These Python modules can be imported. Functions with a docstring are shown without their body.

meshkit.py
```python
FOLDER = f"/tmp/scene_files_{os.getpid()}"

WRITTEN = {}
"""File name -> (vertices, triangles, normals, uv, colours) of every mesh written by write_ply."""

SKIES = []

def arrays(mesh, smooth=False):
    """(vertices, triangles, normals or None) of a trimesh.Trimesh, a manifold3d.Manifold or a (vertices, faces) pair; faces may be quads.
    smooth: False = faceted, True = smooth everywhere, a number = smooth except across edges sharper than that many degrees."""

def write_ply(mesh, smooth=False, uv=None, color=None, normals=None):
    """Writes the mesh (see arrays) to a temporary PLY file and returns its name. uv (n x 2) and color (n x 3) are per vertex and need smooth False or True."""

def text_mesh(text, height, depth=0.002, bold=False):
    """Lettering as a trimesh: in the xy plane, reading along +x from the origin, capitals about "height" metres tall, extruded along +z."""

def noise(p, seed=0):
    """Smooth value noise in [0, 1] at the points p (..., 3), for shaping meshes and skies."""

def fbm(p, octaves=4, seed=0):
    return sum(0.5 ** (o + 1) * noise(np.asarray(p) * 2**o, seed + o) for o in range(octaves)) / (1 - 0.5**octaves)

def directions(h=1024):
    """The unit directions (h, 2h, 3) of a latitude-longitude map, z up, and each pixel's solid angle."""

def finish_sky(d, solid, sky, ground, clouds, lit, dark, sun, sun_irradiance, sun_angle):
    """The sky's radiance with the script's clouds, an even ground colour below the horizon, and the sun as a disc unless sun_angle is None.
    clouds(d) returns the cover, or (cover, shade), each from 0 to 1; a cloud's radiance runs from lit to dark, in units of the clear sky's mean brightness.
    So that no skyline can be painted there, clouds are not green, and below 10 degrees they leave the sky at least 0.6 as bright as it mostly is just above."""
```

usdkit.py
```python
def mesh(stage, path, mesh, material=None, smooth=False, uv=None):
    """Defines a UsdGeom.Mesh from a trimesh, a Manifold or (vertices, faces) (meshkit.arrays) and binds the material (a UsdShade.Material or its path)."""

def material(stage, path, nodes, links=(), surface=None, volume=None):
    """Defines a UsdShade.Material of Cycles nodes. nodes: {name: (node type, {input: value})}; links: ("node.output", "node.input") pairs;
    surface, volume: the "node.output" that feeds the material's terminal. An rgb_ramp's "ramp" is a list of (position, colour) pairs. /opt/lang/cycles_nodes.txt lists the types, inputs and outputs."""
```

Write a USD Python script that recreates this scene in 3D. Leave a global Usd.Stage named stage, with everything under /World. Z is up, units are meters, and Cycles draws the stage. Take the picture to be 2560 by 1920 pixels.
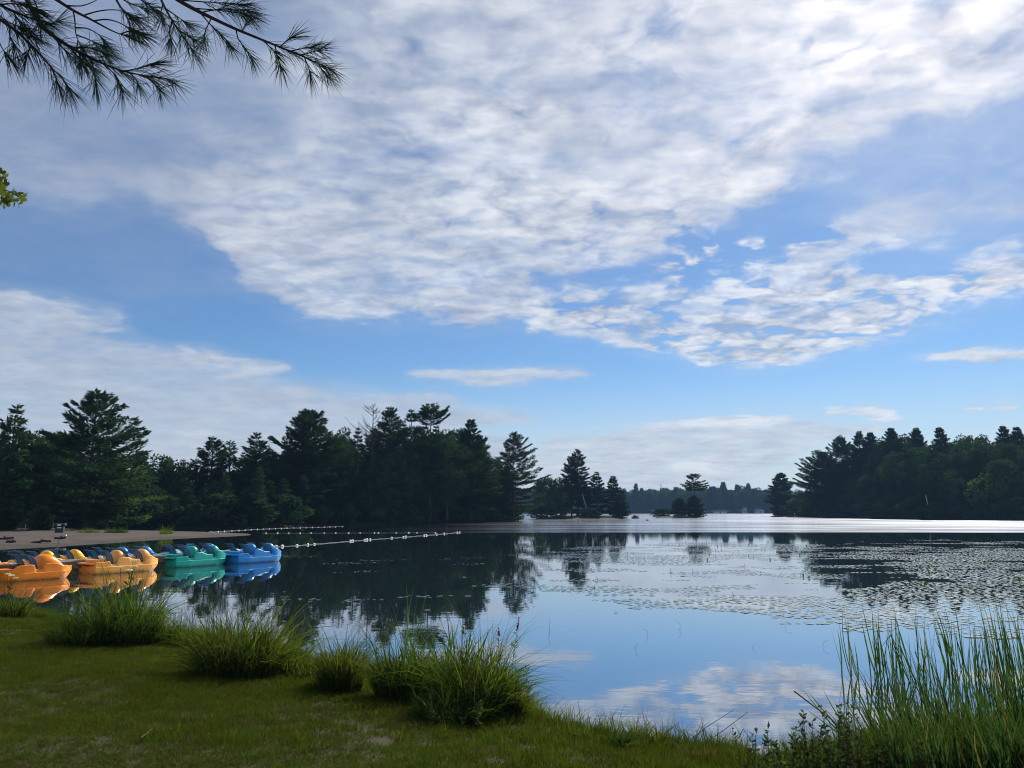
import math, numpy as np, trimesh, usdkit, meshkit
from pxr import Usd, UsdGeom, UsdLux, UsdShade, Gf, Sdf, Vt

stage = Usd.Stage.CreateInMemory()
UsdGeom.Xform.Define(stage, '/World')
UsdGeom.Scope.Define(stage, '/World/Looks')

# ------------------------------------------------------------------ camera
F, YH = 1920.0, 1278.0                      # focal length and horizon row in pixels of the 2560 x 1920 photograph
PITCH = math.atan((YH - 960) / F)
EYE = np.array([0.0, 0.0, 2.1])             # 2.1 m above the lake
cam = UsdGeom.Camera.Define(stage, '/World/camera')
cam.AddTranslateOp().Set(Gf.Vec3d(*EYE))
cam.AddRotateXOp().Set(90 + math.degrees(PITCH))
cam.CreateHorizontalApertureAttr(36.0)
cam.CreateVerticalApertureAttr(27.0)
cam.CreateFocalLengthAttr(36.0 * F / 2560)
cam.CreateClippingRangeAttr((0.05, 20000.0))
cam.CreateExposureAttr(0.72)


def ray(px, py):
    x, y = (px - 1280) / F, (960 - py) / F
    c, s = math.cos(PITCH), math.sin(PITCH)
    return np.array([x, c - s * y, s + c * y])


def at_z(px, py, z=0.0):
    d = ray(px, py)
    return EYE + (z - EYE[2]) / d[2] * d


def at_y(px, py, y):
    d = ray(px, py)
    return EYE + y / d[1] * d


# ------------------------------------------------------------------ node graphs
class R(str):
    pass


class Graph:
    def __init__(self):
        self.n, self.l = {}, []

    def add(self, kind, out, **kw):
        name = f'n{len(self.n)}'
        vals = {}
        for k, v in kw.items():
            if isinstance(v, R):
                self.l.append((str(v), f'{name}.{k}'))
            else:
                vals[k] = v
        self.n[name] = (kind, vals)
        return R(f'{name}.{out}')

    def m(self, op, a, b=0.0, c=0.0, clamp=False):
        return self.add('math', 'value', math_type=op, value1=a, value2=b, value3=c, use_clamp=clamp)

    def rng(self, v, a, b, c=0.0, d=1.0, kind='linear'):
        return self.add('map_range', 'result', range_type=kind, value=v, from_min=a, from_max=b, to_min=c, to_max=d, clamp=True)

    def mix(self, f, a, b, mode='mix'):
        return self.add('mix_color', 'result', blend_type=mode, fac=f, a=a, b=b, use_clamp=True)

    def noise(self, vec, scale, detail=3.0, rough=0.5, dist=0.0, out='fac'):
        return self.add('noise_texture', out, vector=vec, scale=scale, detail=detail, roughness=rough, distortion=dist)

    def mapping(self, vec, loc=(0, 0, 0), rot=(0, 0, 0), scale=(1, 1, 1)):
        return self.add('mapping', 'vector', vector=vec, location=loc, rotation=rot, scale=scale)

    def build(self, name, surface=None, volume=None):
        return usdkit.material(stage, f'/World/Looks/{name}', self.n, self.l, surface=surface and str(surface), volume=volume and str(volume))


# ------------------------------------------------------------------ sky and sun
SUN_EL, SUN_AZ = math.radians(38.0), math.radians(29.0)
SUN_DIR = np.array([math.cos(SUN_EL) * math.sin(SUN_AZ), math.cos(SUN_EL) * math.cos(SUN_AZ), math.sin(SUN_EL)])
SKY_STRENGTH = 0.1

# cloud fields as outlines on the sky: (cover, brightness, softness, edge width in degrees, [(azimuth, elevation) ...])
def sky_dir(x, y):                          # from positions on a 2212-wide print of the photograph
    d = ray(x * 2560 / 2212, y * 2560 / 2212)
    return math.degrees(math.atan2(d[0], d[1])), math.degrees(math.atan2(d[2], math.hypot(d[0], d[1])))


def oval(cx, cy, rx, ry, n=16):
    return [(cx + rx * math.cos(t), cy + ry * math.sin(t)) for t in np.linspace(0, 2 * math.pi, n, endpoint=False)]


CLOUDS = [
    # main sheet
    (0.92, 0.62, 0.15, 1.6, [(-300, -500), (2600, -500), (2600, 150), (2212, 215), (2100, 290), (1950, 330), (1800, 370), (1700, 400), (1560, 480), (1420, 540), (1300, 572), (1150, 580), (1165, 640), (1140, 695), (1000, 700), (900, 688), (760, 715), (650, 690), (560, 640), (470, 590), (430, 530), (380, 460), (300, 430), (150, 415), (-300, 400)]),
    # grey veil at upper left
    (0.72, 0.20, 0.9, 4.0, [(-400, -500), (800, -500), (640, 150), (600, 300), (420, 400), (330, 470), (150, 480), (-400, 440)]),
    (0.22, 0.2, 1.0, 2.0, [(-400, 470), (300, 470), (420, 520), (500, 640), (300, 690), (150, 640), (-400, 620)]),
    # brighter heart of the sheet
    (1.0, 0.78, 0.1, 4.0, [(900, 120), (1150, 60), (1250, 250), (1500, 350), (1450, 500), (1200, 560), (950, 560), (850, 400)]),
    (1.0, 0.95, 0.1, 5.0, [(1650, -300), (2500, -300), (2500, 150), (2150, 220), (1900, 300), (1700, 250), (1600, 100)]),
    # thin veil in the blue at right
    (0.50, 0.55, 0.7, 3.0, [(1750, 330), (2000, 250), (2300, 190), (2500, 180), (2500, 400), (2212, 400), (1950, 430), (1800, 420)]),
    # broken streaks
    (0.80, 0.68, 0.2, 2.5, [(1180, 30), (1420, -60), (1650, 0), (1560, 150), (1420, 230), (1250, 200)]),
    (0.72, 0.35, 0.5, 2.0, oval(1290, 345, 120, 45)),
    (0.62, 0.55, 0.3, 2.0, oval(1480, 285, 130, 35)),
    # small broken cloud at right
    (0.66, 0.80, 0.05, 1.5, [(1500, 490), (1750, 460), (1950, 470), (2212, 500), (2212, 560), (1850, 540), (1560, 600), (1480, 655), (1310, 610), (1220, 590), (1420, 545)]),
    (0.74, 0.45, 0.75, 2.0, [(1840, 440), (2000, 410), (2212, 385), (2500, 360), (2500, 490), (2212, 495), (2000, 500), (1880, 485)]),
    (1.0, 0.86, 0.06, 1.1, [(1135, 700), (1170, 660), (1250, 612), (1330, 645), (1480, 655), (1560, 590), (1700, 555), (1840, 545), (1900, 590), (2000, 570), (2212, 545), (2500, 520), (2500, 600), (2212, 635), (2050, 690), (1900, 740), (1700, 785), (1590, 803), (1450, 770), (1300, 732)]),
    (0.92, 0.80, 0.2, 0.55, [(1960, 783), (2080, 752), (2212, 748), (2400, 740), (2400, 768), (2212, 778), (2080, 786)]),
    (0.98, 0.84, 0.06, 1.0, [(1120, 640), (1250, 605), (1400, 640), (1520, 640), (1520, 780), (1400, 760), (1290, 735), (1130, 712)]),
    # stratus at lower left
    (0.90, 0.40, 0.75, 0.9, [(-400, 620), (0, 632), (140, 658), (262, 688), (270, 700), (180, 712), (350, 755), (480, 768), (640, 800), (560, 818), (700, 838), (950, 852), (985, 870), (1160, 905), (1010, 925), (1150, 950), (1120, 1120), (-400, 1120)]),
    (0.95, 0.62, 0.3, 0.6, [(-60, 640), (60, 650), (200, 682), (268, 690), (265, 706), (180, 708), (60, 690)]),
    (0.92, 0.60, 0.4, 0.5, [(400, 765), (500, 772), (650, 800), (560, 812), (430, 800)]),
    (1.0, 0.55, 0.6, 0.5, oval(1075, 812, 200, 17)),
    # low cloud over the far shore
    (0.82, 0.58, 0.45, 0.7, [(1090, 1060), (1180, 943), (1300, 930), (1420, 908), (1500, 906), (1640, 898), (1780, 905), (1950, 917), (1900, 935), (1760, 968), (1700, 1010), (1600, 1050), (1400, 1080)]),
    (1.1, 1.1, 0.14, 0.4, [(1410, 922), (1500, 905), (1620, 893), (1700, 902), (1650, 920), (1500, 925)]),
    (1.15, 1.0, 0.14, 0.3, oval(1895, 886, 56, 12)),
    (1.15, 1.0, 0.14, 0.3, oval(1815, 889, 30, 9)),
    (1.15, 1.0, 0.14, 0.3, oval(2108, 883, 32, 7)),
    (1.15, 1.0, 0.14, 0.3, oval(2175, 876, 34, 7)),
    (1.15, 1.0, 0.14, 0.3, oval(1510, 1008, 60, 12)),
    (1.15, 0.62, 0.5, 0.5, oval(403, 945, 30, 13)),
]
ROWS = np.concatenate([np.arange(0.0, 12.0, 0.4), np.arange(12.0, 20.0, 0.8), np.arange(20.0, 47.0, 1.5)])
AZ0, AZ1 = -56.0, 56.0


def soft_inside(P, poly, width):            # 0 outside to 1 inside, over +-width
    poly = np.array(poly)
    a, b = poly, np.roll(poly, -1, 0)
    d2, inside = np.full(len(P), 1e9), np.zeros(len(P), bool)
    for p, q in zip(a, b):
        e = q - p
        t = np.clip(((P - p) @ e) / (e @ e + 1e-12), 0, 1)
        d2 = np.minimum(d2, ((P - p - t[:, None] * e) ** 2).sum(1))
        cross = (p[1] > P[:, 1]) != (q[1] > P[:, 1])
        with np.errstate(divide='ignore', invalid='ignore'):
            xi = p[0] + (P[:, 1] - p[1]) / (q[1] - p[1]) * e[0]
        inside ^= cross & (P[:, 0] < xi)
    s = np.sqrt(d2) * np.where(inside, 1, -1)
    t = np.clip(s / (2 * width) + 0.5, 0, 1)
    return t * t * (3 - 2 * t)


def cloud_table():
    az, el = np.meshgrid(np.linspace(AZ0, AZ1, 256), ROWS)
    P = np.stack([az.ravel(), el.ravel()], 1)
    T = np.tile(np.array([0.03, 0.5, 0.4]), (len(P), 1))
    for cov, br, soft, w, poly in CLOUDS:
        k = soft_inside(P, [sky_dir(*p) for p in poly], w)[:, None]
        T = T * (1 - k) + k * np.array([cov, br, soft])
    out = np.clip((np.abs(P[:, 0:1]) - 40) / 12, 0, 1)       # beyond the photograph: the same broken cover goes on
    T = T * (1 - out) + out * np.array([0.62, 0.55, 0.35])
    return T.reshape(len(ROWS), 256, 3)


def make_sky():
    g = Graph()
    d = g.add('texture_coordinate', 'generated')
    sky = g.add('sky_texture', 'color', sky_type='single_scattering', sun_disc=False, sun_elevation=SUN_EL, sun_rotation=SUN_AZ, air_density=1.0, aerosol_density=0.25, ozone_density=3.0)
    xyz = g.n and g.add('separate_xyz', 'x', vector=d)
    node = str(xyz).split('.')[0]
    x, y, z = R(node + '.x'), R(node + '.y'), R(node + '.z')
    zc = g.m('maximum', z, 0.0)
    inv = g.m('divide', 1.0, g.m('add', zc, 0.13))
    px, py = g.m('multiply', x, inv), g.m('multiply', y, inv)
    P = g.add('combine_xyz', 'vector', x=px, y=py, z=0.0)
    # large wobble so that outlines are never drawn with a ruler
    wob = g.add('noise_texture', 'color', vector=P, scale=2.2, detail=5.0, roughness=0.6)
    wn = str(g.add('separate_xyz', 'x', vector=wob)).split('.')[0]
    az = g.m('multiply', g.m('arctan2', x, y), 180 / math.pi)
    el = g.m('multiply', g.m('arcsine', z), 180 / math.pi)
    amp = g.rng(el, 0.0, 25.0, 1.2, 7.0)
    amp_el = g.rng(el, 0.0, 25.0, 0.35, 5.5)
    az = g.m('multiply_add', g.m('subtract', R(wn + '.x'), 0.5), g.m('multiply', amp, 1.6), az)
    el2 = g.m('multiply_add', g.m('subtract', R(wn + '.y'), 0.5), amp_el, el)
    u = g.rng(az, AZ0, AZ1)
    T = cloud_table()
    col = g.add('rgb_ramp', 'color', fac=u, ramp=T[0], ramp_alpha=np.ones(256), interpolate=True)
    for k in range(1, len(ROWS)):
        nxt = g.add('rgb_ramp', 'color', fac=u, ramp=T[k], ramp_alpha=np.ones(256), interpolate=True)
        col = g.mix(g.rng(el2, float(ROWS[k - 1]), float(ROWS[k])), col, nxt)
    cn = str(g.add('separate_color', 'r', color=col)).split('.')[0]
    cov, bri, soft = R(cn + '.r'), R(cn + '.g'), R(cn + '.b')
    # fine structure
    W = g.add('noise_texture', 'color', vector=P, scale=3.5, detail=3.0, roughness=0.55)
    Pw = g.add('vector_math', 'vector', math_type='multiply_add', vector1=W, vector2=(0.20, 0.20, 0.0), vector3=P)
    Ps = g.mapping(Pw, rot=(0, 0, 0.55), scale=(1.0, 0.62, 1.0))
    n1 = g.noise(Ps, 3.6, 7.0, 0.53)
    n2 = g.noise(g.mapping(Pw, loc=(3, 1, 0), rot=(0, 0, -0.3), scale=(1, 0.8, 1)), 12.0, 5.0, 0.55)
    n3 = g.noise(g.mapping(P, loc=(7, 2, 0), rot=(0, 0, 0.5), scale=(0.5, 1.5, 1)), 5.0, 5.0, 0.55)
    # puffs of the small broken clouds
    Wf = g.add('noise_texture', 'color', vector=P, scale=16.0, detail=3.0, roughness=0.6)
    Pv = g.add('vector_math', 'vector', math_type='multiply_add', vector1=Wf, vector2=(0.055, 0.055, 0.0), vector3=Pw)
    v1 = g.add('voronoi_texture', 'distance', dimensions='2D', feature='smooth_f1', vector=Pv, scale=9.0, smoothness=0.35, detail=2.0, roughness=0.55)
    puff = g.m('subtract', 1.12, g.m('multiply', v1, 1.15))
    pm = g.rng(soft, 0.16, 0.02)
    det = g.m('add', g.m('multiply', n1, 0.68), g.m('multiply', n2, 0.32))
    det = g.add('mix_float', 'result', fac=g.m('multiply', pm, 0.45), a=det, b=puff)
    # hard-edged cover and veil
    h = g.m('add', g.m('multiply', g.m('subtract', det, 0.5), 1.9), g.m('subtract', cov, 0.5))
    hard = g.rng(h, -0.05, 0.32, 0, 1, 'smoothstep')
    veil = g.m('multiply', cov, g.rng(n3, 0.2, 0.8, 0.78, 1.15), clamp=True)
    gate = g.rng(cov, 0.05, 0.2)
    alpha = g.m('multiply', g.add('mix_float', 'result', fac=soft, a=hard, b=veil, use_clamp=True), gate, clamp=True)
    fine = g.noise(g.mapping(P, loc=(2, 6, 4), rot=(0, 0, 0.4), scale=(1.0, 1.35, 1)), 13.0, 3.0, 0.5, 0.3)
    thin = g.noise(g.mapping(Pw, loc=(5, 4, 1), rot=(0, 0, 0.5), scale=(1.0, 2.2, 1)), 2.4, 6.0, 0.6)
    alpha = g.m('multiply', alpha, g.m('add', g.rng(thin, 0.30, 0.56, 0.60, 0.95), g.rng(fine, 0.35, 0.6, -0.14, 0.03)), clamp=True)
    # brightness of the cloud: lit edges, grey where thick, a glow towards the sun
    ds = g.add('vector_math', 'value', math_type='dot_product', vector1=d, vector2=tuple(SUN_DIR))
    glow = g.m('power', g.m('maximum', ds, 0.0), 14.0)
    n4 = g.noise(g.mapping(Pw, loc=(0.35, -0.5, 3.0), scale=(1, 0.8, 1)), 4.0, 7.0, 0.55)
    b = g.m('add', bri, g.m('multiply', g.m('subtract', n4, 0.5), g.add('mix_float', 'result', fac=soft, a=1.8, b=0.35)))
    b = g.m('add', b, g.m('multiply', g.m('subtract', n2, 0.5), g.add('mix_float', 'result', fac=soft, a=0.9, b=0.05)))
    b = g.m('add', b, g.m('multiply', g.m('multiply', g.m('subtract', puff, 0.6), pm), 1.1))
    rip = g.noise(g.mapping(Pw, loc=(1, 9, 2), rot=(0, 0, 0.75), scale=(1.0, 2.6, 1)), 4.0, 4.0, 0.5)
    b = g.m('add', b, g.m('multiply', g.m('subtract', rip, 0.5), g.add('mix_float', 'result', fac=soft, a=0.85, b=0.04)))
    b = g.m('add', b, g.m('multiply', g.m('subtract', fine, 0.53), g.rng(soft, 0.0, 0.5, 0.95, 0.0)))
    b = g.m('multiply', b, 1.0, clamp=True)
    S = 1.0 / SKY_STRENGTH
    dark, lit = np.array([0.190, 0.228, 0.305]) * S, np.array([0.452, 0.480, 0.525]) * S
    cc = g.mix(b, tuple(dark), tuple(lit))
    cc = g.mix(1.0, cc, g.mix(glow, (1, 1, 1), (1.55, 1.42, 1.32)), 'multiply')
    # milky air low down
    skyc = g.mix(1.0, sky, SKY_TINT, 'multiply')
    low = g.rng(el, 0.0, 11.0, 0.9, 0.0, 'smoothstep')
    skyc = g.mix(low, skyc, tuple(np.array([0.385, 0.435, 0.475]) * S))
    out = g.mix(alpha, skyc, cc)
    bg = g.add('background_shader', 'background', color=out, strength=SKY_STRENGTH)
    return g.build('sky_look', surface=bg)


SKY_TINT = (0.355, 0.47, 0.575)
dome = UsdLux.DomeLight.Define(stage, '/World/sky')
dome.CreateIntensityAttr(1.0)
dome.GetPrim().SetCustomDataByKey('kind', 'structure')
UsdShade.MaterialBindingAPI.Apply(dome.GetPrim()).Bind(make_sky())

sun = UsdLux.DistantLight.Define(stage, '/World/sun')
sun.CreateIntensityAttr(1.25)
sun.CreateAngleAttr(1.0)
sun.CreateNormalizeAttr(True)
sun.CreateColorAttr(Gf.Vec3f(1.0, 0.95, 0.88))
sun.AddRotateZOp().Set(-math.degrees(SUN_AZ))
sun.AddRotateXOp().Set(-(90 - math.degrees(SUN_EL)) + 180 * 0)

# ------------------------------------------------------------------ objects
USED = {}


def numbered(name, parent='/World'):
    k = (parent, name)
    n = USED.get(k, 0)
    USED[k] = n + 1
    return f'{parent}/{name}' if n == 0 else f'{parent}/{name}_{n:03d}'


def tag(prim, label=None, cat=None, group=None, kind=None):
    for k, v in (('label', label), ('category', cat), ('group', group), ('kind', kind)):
        if v:
            prim.SetCustomDataByKey(k, v)
    return prim


def place(prim, loc=(0, 0, 0), rz=0.0, sc=1.0, rx=0.0, ry=0.0):
    x = UsdGeom.Xformable(prim)
    x.ClearXformOpOrder()
    x.AddTranslateOp().Set(Gf.Vec3d(*[float(a) for a in loc]))
    x.AddRotateXYZOp().Set(Gf.Vec3f(float(rx), float(ry), float(rz)))
    s = (sc, sc, sc) if np.ndim(sc) == 0 else sc
    x.AddScaleOp().Set(Gf.Vec3f(*[float(a) for a in s]))


def thing(name, label, cat, loc=(0, 0, 0), rz=0.0, sc=1.0, group=None, **kw):
    p = UsdGeom.Xform.Define(stage, numbered(name)).GetPrim()
    place(p, loc, rz, sc, **kw)
    return tag(p, label, cat, group)


def copy_of(src, label=None, loc=(0, 0, 0), rz=0.0, sc=1.0, group=None, name=None, **kw):
    was = src.GetCustomData()
    base = name or src.GetName().rstrip('0123456789').rstrip('_')
    p = UsdGeom.Xform.Define(stage, numbered(base)).GetPrim()
    place(p, loc, rz, sc, **kw)
    p.GetReferences().AddInternalReference(src.GetPath())
    p.SetInstanceable(True)
    return tag(p, label or was['label'], was['category'], group or was.get('group'))


def raw_mesh(path, v, f, mat, normals=None, smooth=False):
    m = UsdGeom.Mesh.Define(stage, path)
    v, f = np.asarray(v, np.float32), np.asarray(f, np.int32)
    m.CreatePointsAttr(Vt.Vec3fArray.FromNumpy(np.ascontiguousarray(v)))
    m.CreateFaceVertexCountsAttr(Vt.IntArray.FromNumpy(np.full(len(f), f.shape[1], np.int32)))
    m.CreateFaceVertexIndicesAttr(Vt.IntArray.FromNumpy(np.ascontiguousarray(f.ravel())))
    m.CreateSubdivisionSchemeAttr('none')
    if smooth and normals is None:
        t = f if f.shape[1] == 3 else np.vstack([f[:, [0, 1, 2]], f[:, [0, 2, 3]]])
        fn = np.cross(v[t[:, 1]] - v[t[:, 0]], v[t[:, 2]] - v[t[:, 0]])
        normals = np.zeros_like(v)
        for k in range(3):
            np.add.at(normals, t[:, k], fn)
        normals /= np.linalg.norm(normals, axis=1, keepdims=True) + 1e-12
    if normals is not None:
        m.CreateNormalsAttr(Vt.Vec3fArray.FromNumpy(np.ascontiguousarray(normals, np.float32)))
        m.SetNormalsInterpolation('vertex')
    UsdShade.MaterialBindingAPI.Apply(m.GetPrim()).Bind(mat)
    return m.GetPrim()


def part(parent, name, mesh, mat, label=None, smooth=False):
    path = numbered(name, str(parent.GetPath()))
    if isinstance(mesh, tuple):
        p = raw_mesh(path, mesh[0], mesh[1], mat, smooth=bool(smooth))
    else:
        p = usdkit.mesh(stage, path, mesh, mat, smooth=smooth).GetPrim()
    return tag(p, label)


def top_mesh(name, mesh, mat, label=None, cat=None, group=None, kind=None, smooth=False):
    path = numbered(name)
    if isinstance(mesh, tuple):
        p = raw_mesh(path, mesh[0], mesh[1], mat, smooth=bool(smooth))
    else:
        p = usdkit.mesh(stage, path, mesh, mat, smooth=smooth).GetPrim()
    return tag(p, label, cat, group, kind)


class MB:
    """Collects pieces of one mesh (triangles)."""
    def __init__(self):
        self.v, self.f, self.n = [], [], 0

    def add(self, v, f):
        f = np.asarray(f)
        if f.shape[1] == 4:
            f = np.vstack([f[:, [0, 1, 2]], f[:, [0, 2, 3]]])
        self.v.append(np.asarray(v, float))
        self.f.append(f + self.n)
        self.n += len(v)
        return self

    def mesh(self):
        return np.vstack(self.v), np.vstack(self.f)


def tube(p, r, sides=5, cap=True):
    p = np.asarray(p, float)
    r = np.broadcast_to(np.asarray(r, float), (len(p),))
    t = np.gradient(p, axis=0)
    t /= np.linalg.norm(t, axis=1, keepdims=True) + 1e-12
    ref = np.array([0, 0, 1.0]) if abs(t[0, 2]) < 0.9 else np.array([1.0, 0, 0])
    a = np.cross(t, ref)
    a /= np.linalg.norm(a, axis=1, keepdims=True) + 1e-12
    b = np.cross(t, a)
    an = np.arange(sides) * 2 * np.pi / sides
    v = p[:, None] + r[:, None, None] * (np.cos(an)[None, :, None] * a[:, None] + np.sin(an)[None, :, None] * b[:, None])
    i, j = np.meshgrid(np.arange(len(p) - 1), np.arange(sides), indexing='ij')
    q = np.stack([i * sides + j, (i + 1) * sides + j, (i + 1) * sides + (j + 1) % sides, i * sides + (j + 1) % sides], -1).reshape(-1, 4)
    v, f = v.reshape(-1, 3), np.vstack([q[:, [0, 1, 2]], q[:, [0, 2, 3]]])
    if cap:
        n = len(v)
        v = np.vstack([v, p[:1], p[-1:]])
        e = (len(p) - 1) * sides
        k = np.arange(sides)
        f = np.vstack([f, np.stack([np.full(sides, n), k, (k + 1) % sides], 1), np.stack([np.full(sides, n + 1), e + (k + 1) % sides, e + k], 1)])
    return v, f


def box(lo, hi):
    lo, hi = np.asarray(lo, float), np.asarray(hi, float)
    b = trimesh.creation.box(hi - lo)
    b.apply_translation((lo + hi) / 2)
    return np.array(b.vertices), np.array(b.faces)


def bevel_box(lo, hi, r=0.02):
    import manifold3d as m3
    lo, hi = np.asarray(lo, float), np.asarray(hi, float)
    s = m3.Manifold.sphere(r, 8)
    c = [s.translate([x, y, z]) for x in (lo[0] + r, hi[0] - r) for y in (lo[1] + r, hi[1] - r) for z in (lo[2] + r, hi[2] - r)]
    return m3.Manifold.batch_hull(c)


def blades(root, tip, width, bend, nseg=4, rng=None, taper=1.0, twist=None):
    """Grass-like strips: root, tip, bend (n,3), width (n,). One strip per row; returns (v, quads)."""
    n = len(root)
    s = np.linspace(0, 1, nseg + 1)
    ax = tip - root
    c = root[:, None] + ax[:, None] * s[None, :, None] + bend[:, None] * (4 * s * (1 - s))[None, :, None]
    side = np.cross(ax, rng.normal(size=(n, 3)) * [1, 1, 0.25])
    side /= np.linalg.norm(side, axis=1, keepdims=True) + 1e-9
    w = width[:, None] * np.maximum(1 - s ** (1.6 * taper), 0.02)[None] * (0.75 + 0.5 * np.sin(np.pi * np.clip(s * 1.3, 0, 1)))[None] * 0.5
    L, Rr = c - side[:, None] * w[..., None], c + side[:, None] * w[..., None]
    v = np.stack([L, Rr], 2).reshape(-1, 3)
    m = 2 * (nseg + 1)
    k = np.arange(nseg)
    q = np.stack([2 * k, 2 * k + 1, 2 * k + 3, 2 * k + 2], 1)
    f = (np.arange(n)[:, None, None] * m + q[None]).reshape(-1, 4)
    return v, f


def kites(p, d, length, width, rng, flat=0.0):
    """Needle tufts or leaves: one kite (two triangles) per row."""
    n = len(p)
    d = d / (np.linalg.norm(d, axis=1, keepdims=True) + 1e-9)
    r = rng.normal(size=(n, 3))
    r[:, 2] *= 1 - flat
    s = np.cross(d, np.cross(r, d) if flat == 0 else np.cross(np.array([0, 0, 1.0]) + 0.6 * (1 - flat) * rng.normal(size=(n, 3)), d))
    s = np.cross(d, r) if flat == 0 else np.cross(d, np.array([0, 0, 1.0]) + (1 - flat) * rng.normal(size=(n, 3)))
    s /= np.linalg.norm(s, axis=1, keepdims=True) + 1e-9
    length, width = np.broadcast_to(length, n)[:, None], np.broadcast_to(width, n)[:, None]
    v = np.stack([p, p + d * length * 0.45 + s * width / 2, p + d * length, p + d * length * 0.45 - s * width / 2], 1).reshape(-1, 3)
    f = np.arange(n)[:, None] * 4 + np.array([[0, 1, 2, 3]])
    return v, f


# ------------------------------------------------------------------ materials
def plain(name, c, rough=0.5, spec=0.5, var=0.0, scale=8.0, bump=0.0, bscale=40.0, c2=None, metallic=0.0, coat=0.0):
    g = Graph()
    pos = g.add('texture_coordinate', 'object')
    kw = {}
    if var or c2:
        n = g.noise(pos, scale, 5.0, 0.6)
        col = g.mix(g.rng(n, 0.3, 0.7), tuple(c), tuple(c2) if c2 else tuple(np.array(c) * (1 - var)))
        kw['base_color'] = col
    else:
        kw['base_color'] = tuple(c)
    if bump:
        kw['normal'] = g.add('bump', 'normal', height=g.noise(pos, bscale, 4.0, 0.6), strength=1.0, distance=bump)
    b = g.add('principled_bsdf', 'BSDF', roughness=rough, specular_ior_level=spec, metallic=metallic, coat_weight=coat, **kw)
    return g.build(name, b)


def leafy(name, c1, c2, trans=0.35, scale=0.6, gloss=0.0, tc=None, island=False):
    """Foliage: diffuse and translucent, tone varying from place to place and from plant to plant."""
    g = Graph()
    pos = g.add('geometry', 'position')
    n = g.noise(pos, scale, 3.0, 0.6)
    if island:
        n = g.m('add', g.m('multiply', n, 0.55), g.m('multiply', g.add('geometry', 'random_per_island'), 0.5))
    rnd = g.add('object_info', 'random')
    col = g.mix(g.rng(n, 0.3, 0.72), tuple(c1), tuple(c2))
    col = g.add('hsv', 'color', hue=g.rng(rnd, 0, 1, 0.485, 0.515), saturation=1.0, value=g.rng(rnd, 0, 1, 0.8, 1.2), color=col)
    d = g.add('diffuse_bsdf', 'BSDF', color=col)
    tr = g.add('translucent_bsdf', 'BSDF', color=g.mix(1.0, col, tc or (1.15, 1.15, 0.6), 'multiply'))
    s = g.add('mix_closure', 'closure', fac=trans, closure1=d, closure2=tr)
    if gloss:
        gl = g.add('glossy_bsdf', 'BSDF', color=(1, 1, 1), roughness=0.45)
        fr = g.add('fresnel', 'fac', IOR=1.35)
        s = g.add('mix_closure', 'closure', fac=g.m('multiply', fr, gloss), closure1=s, closure2=gl)
    return g.build(name, s)


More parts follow.
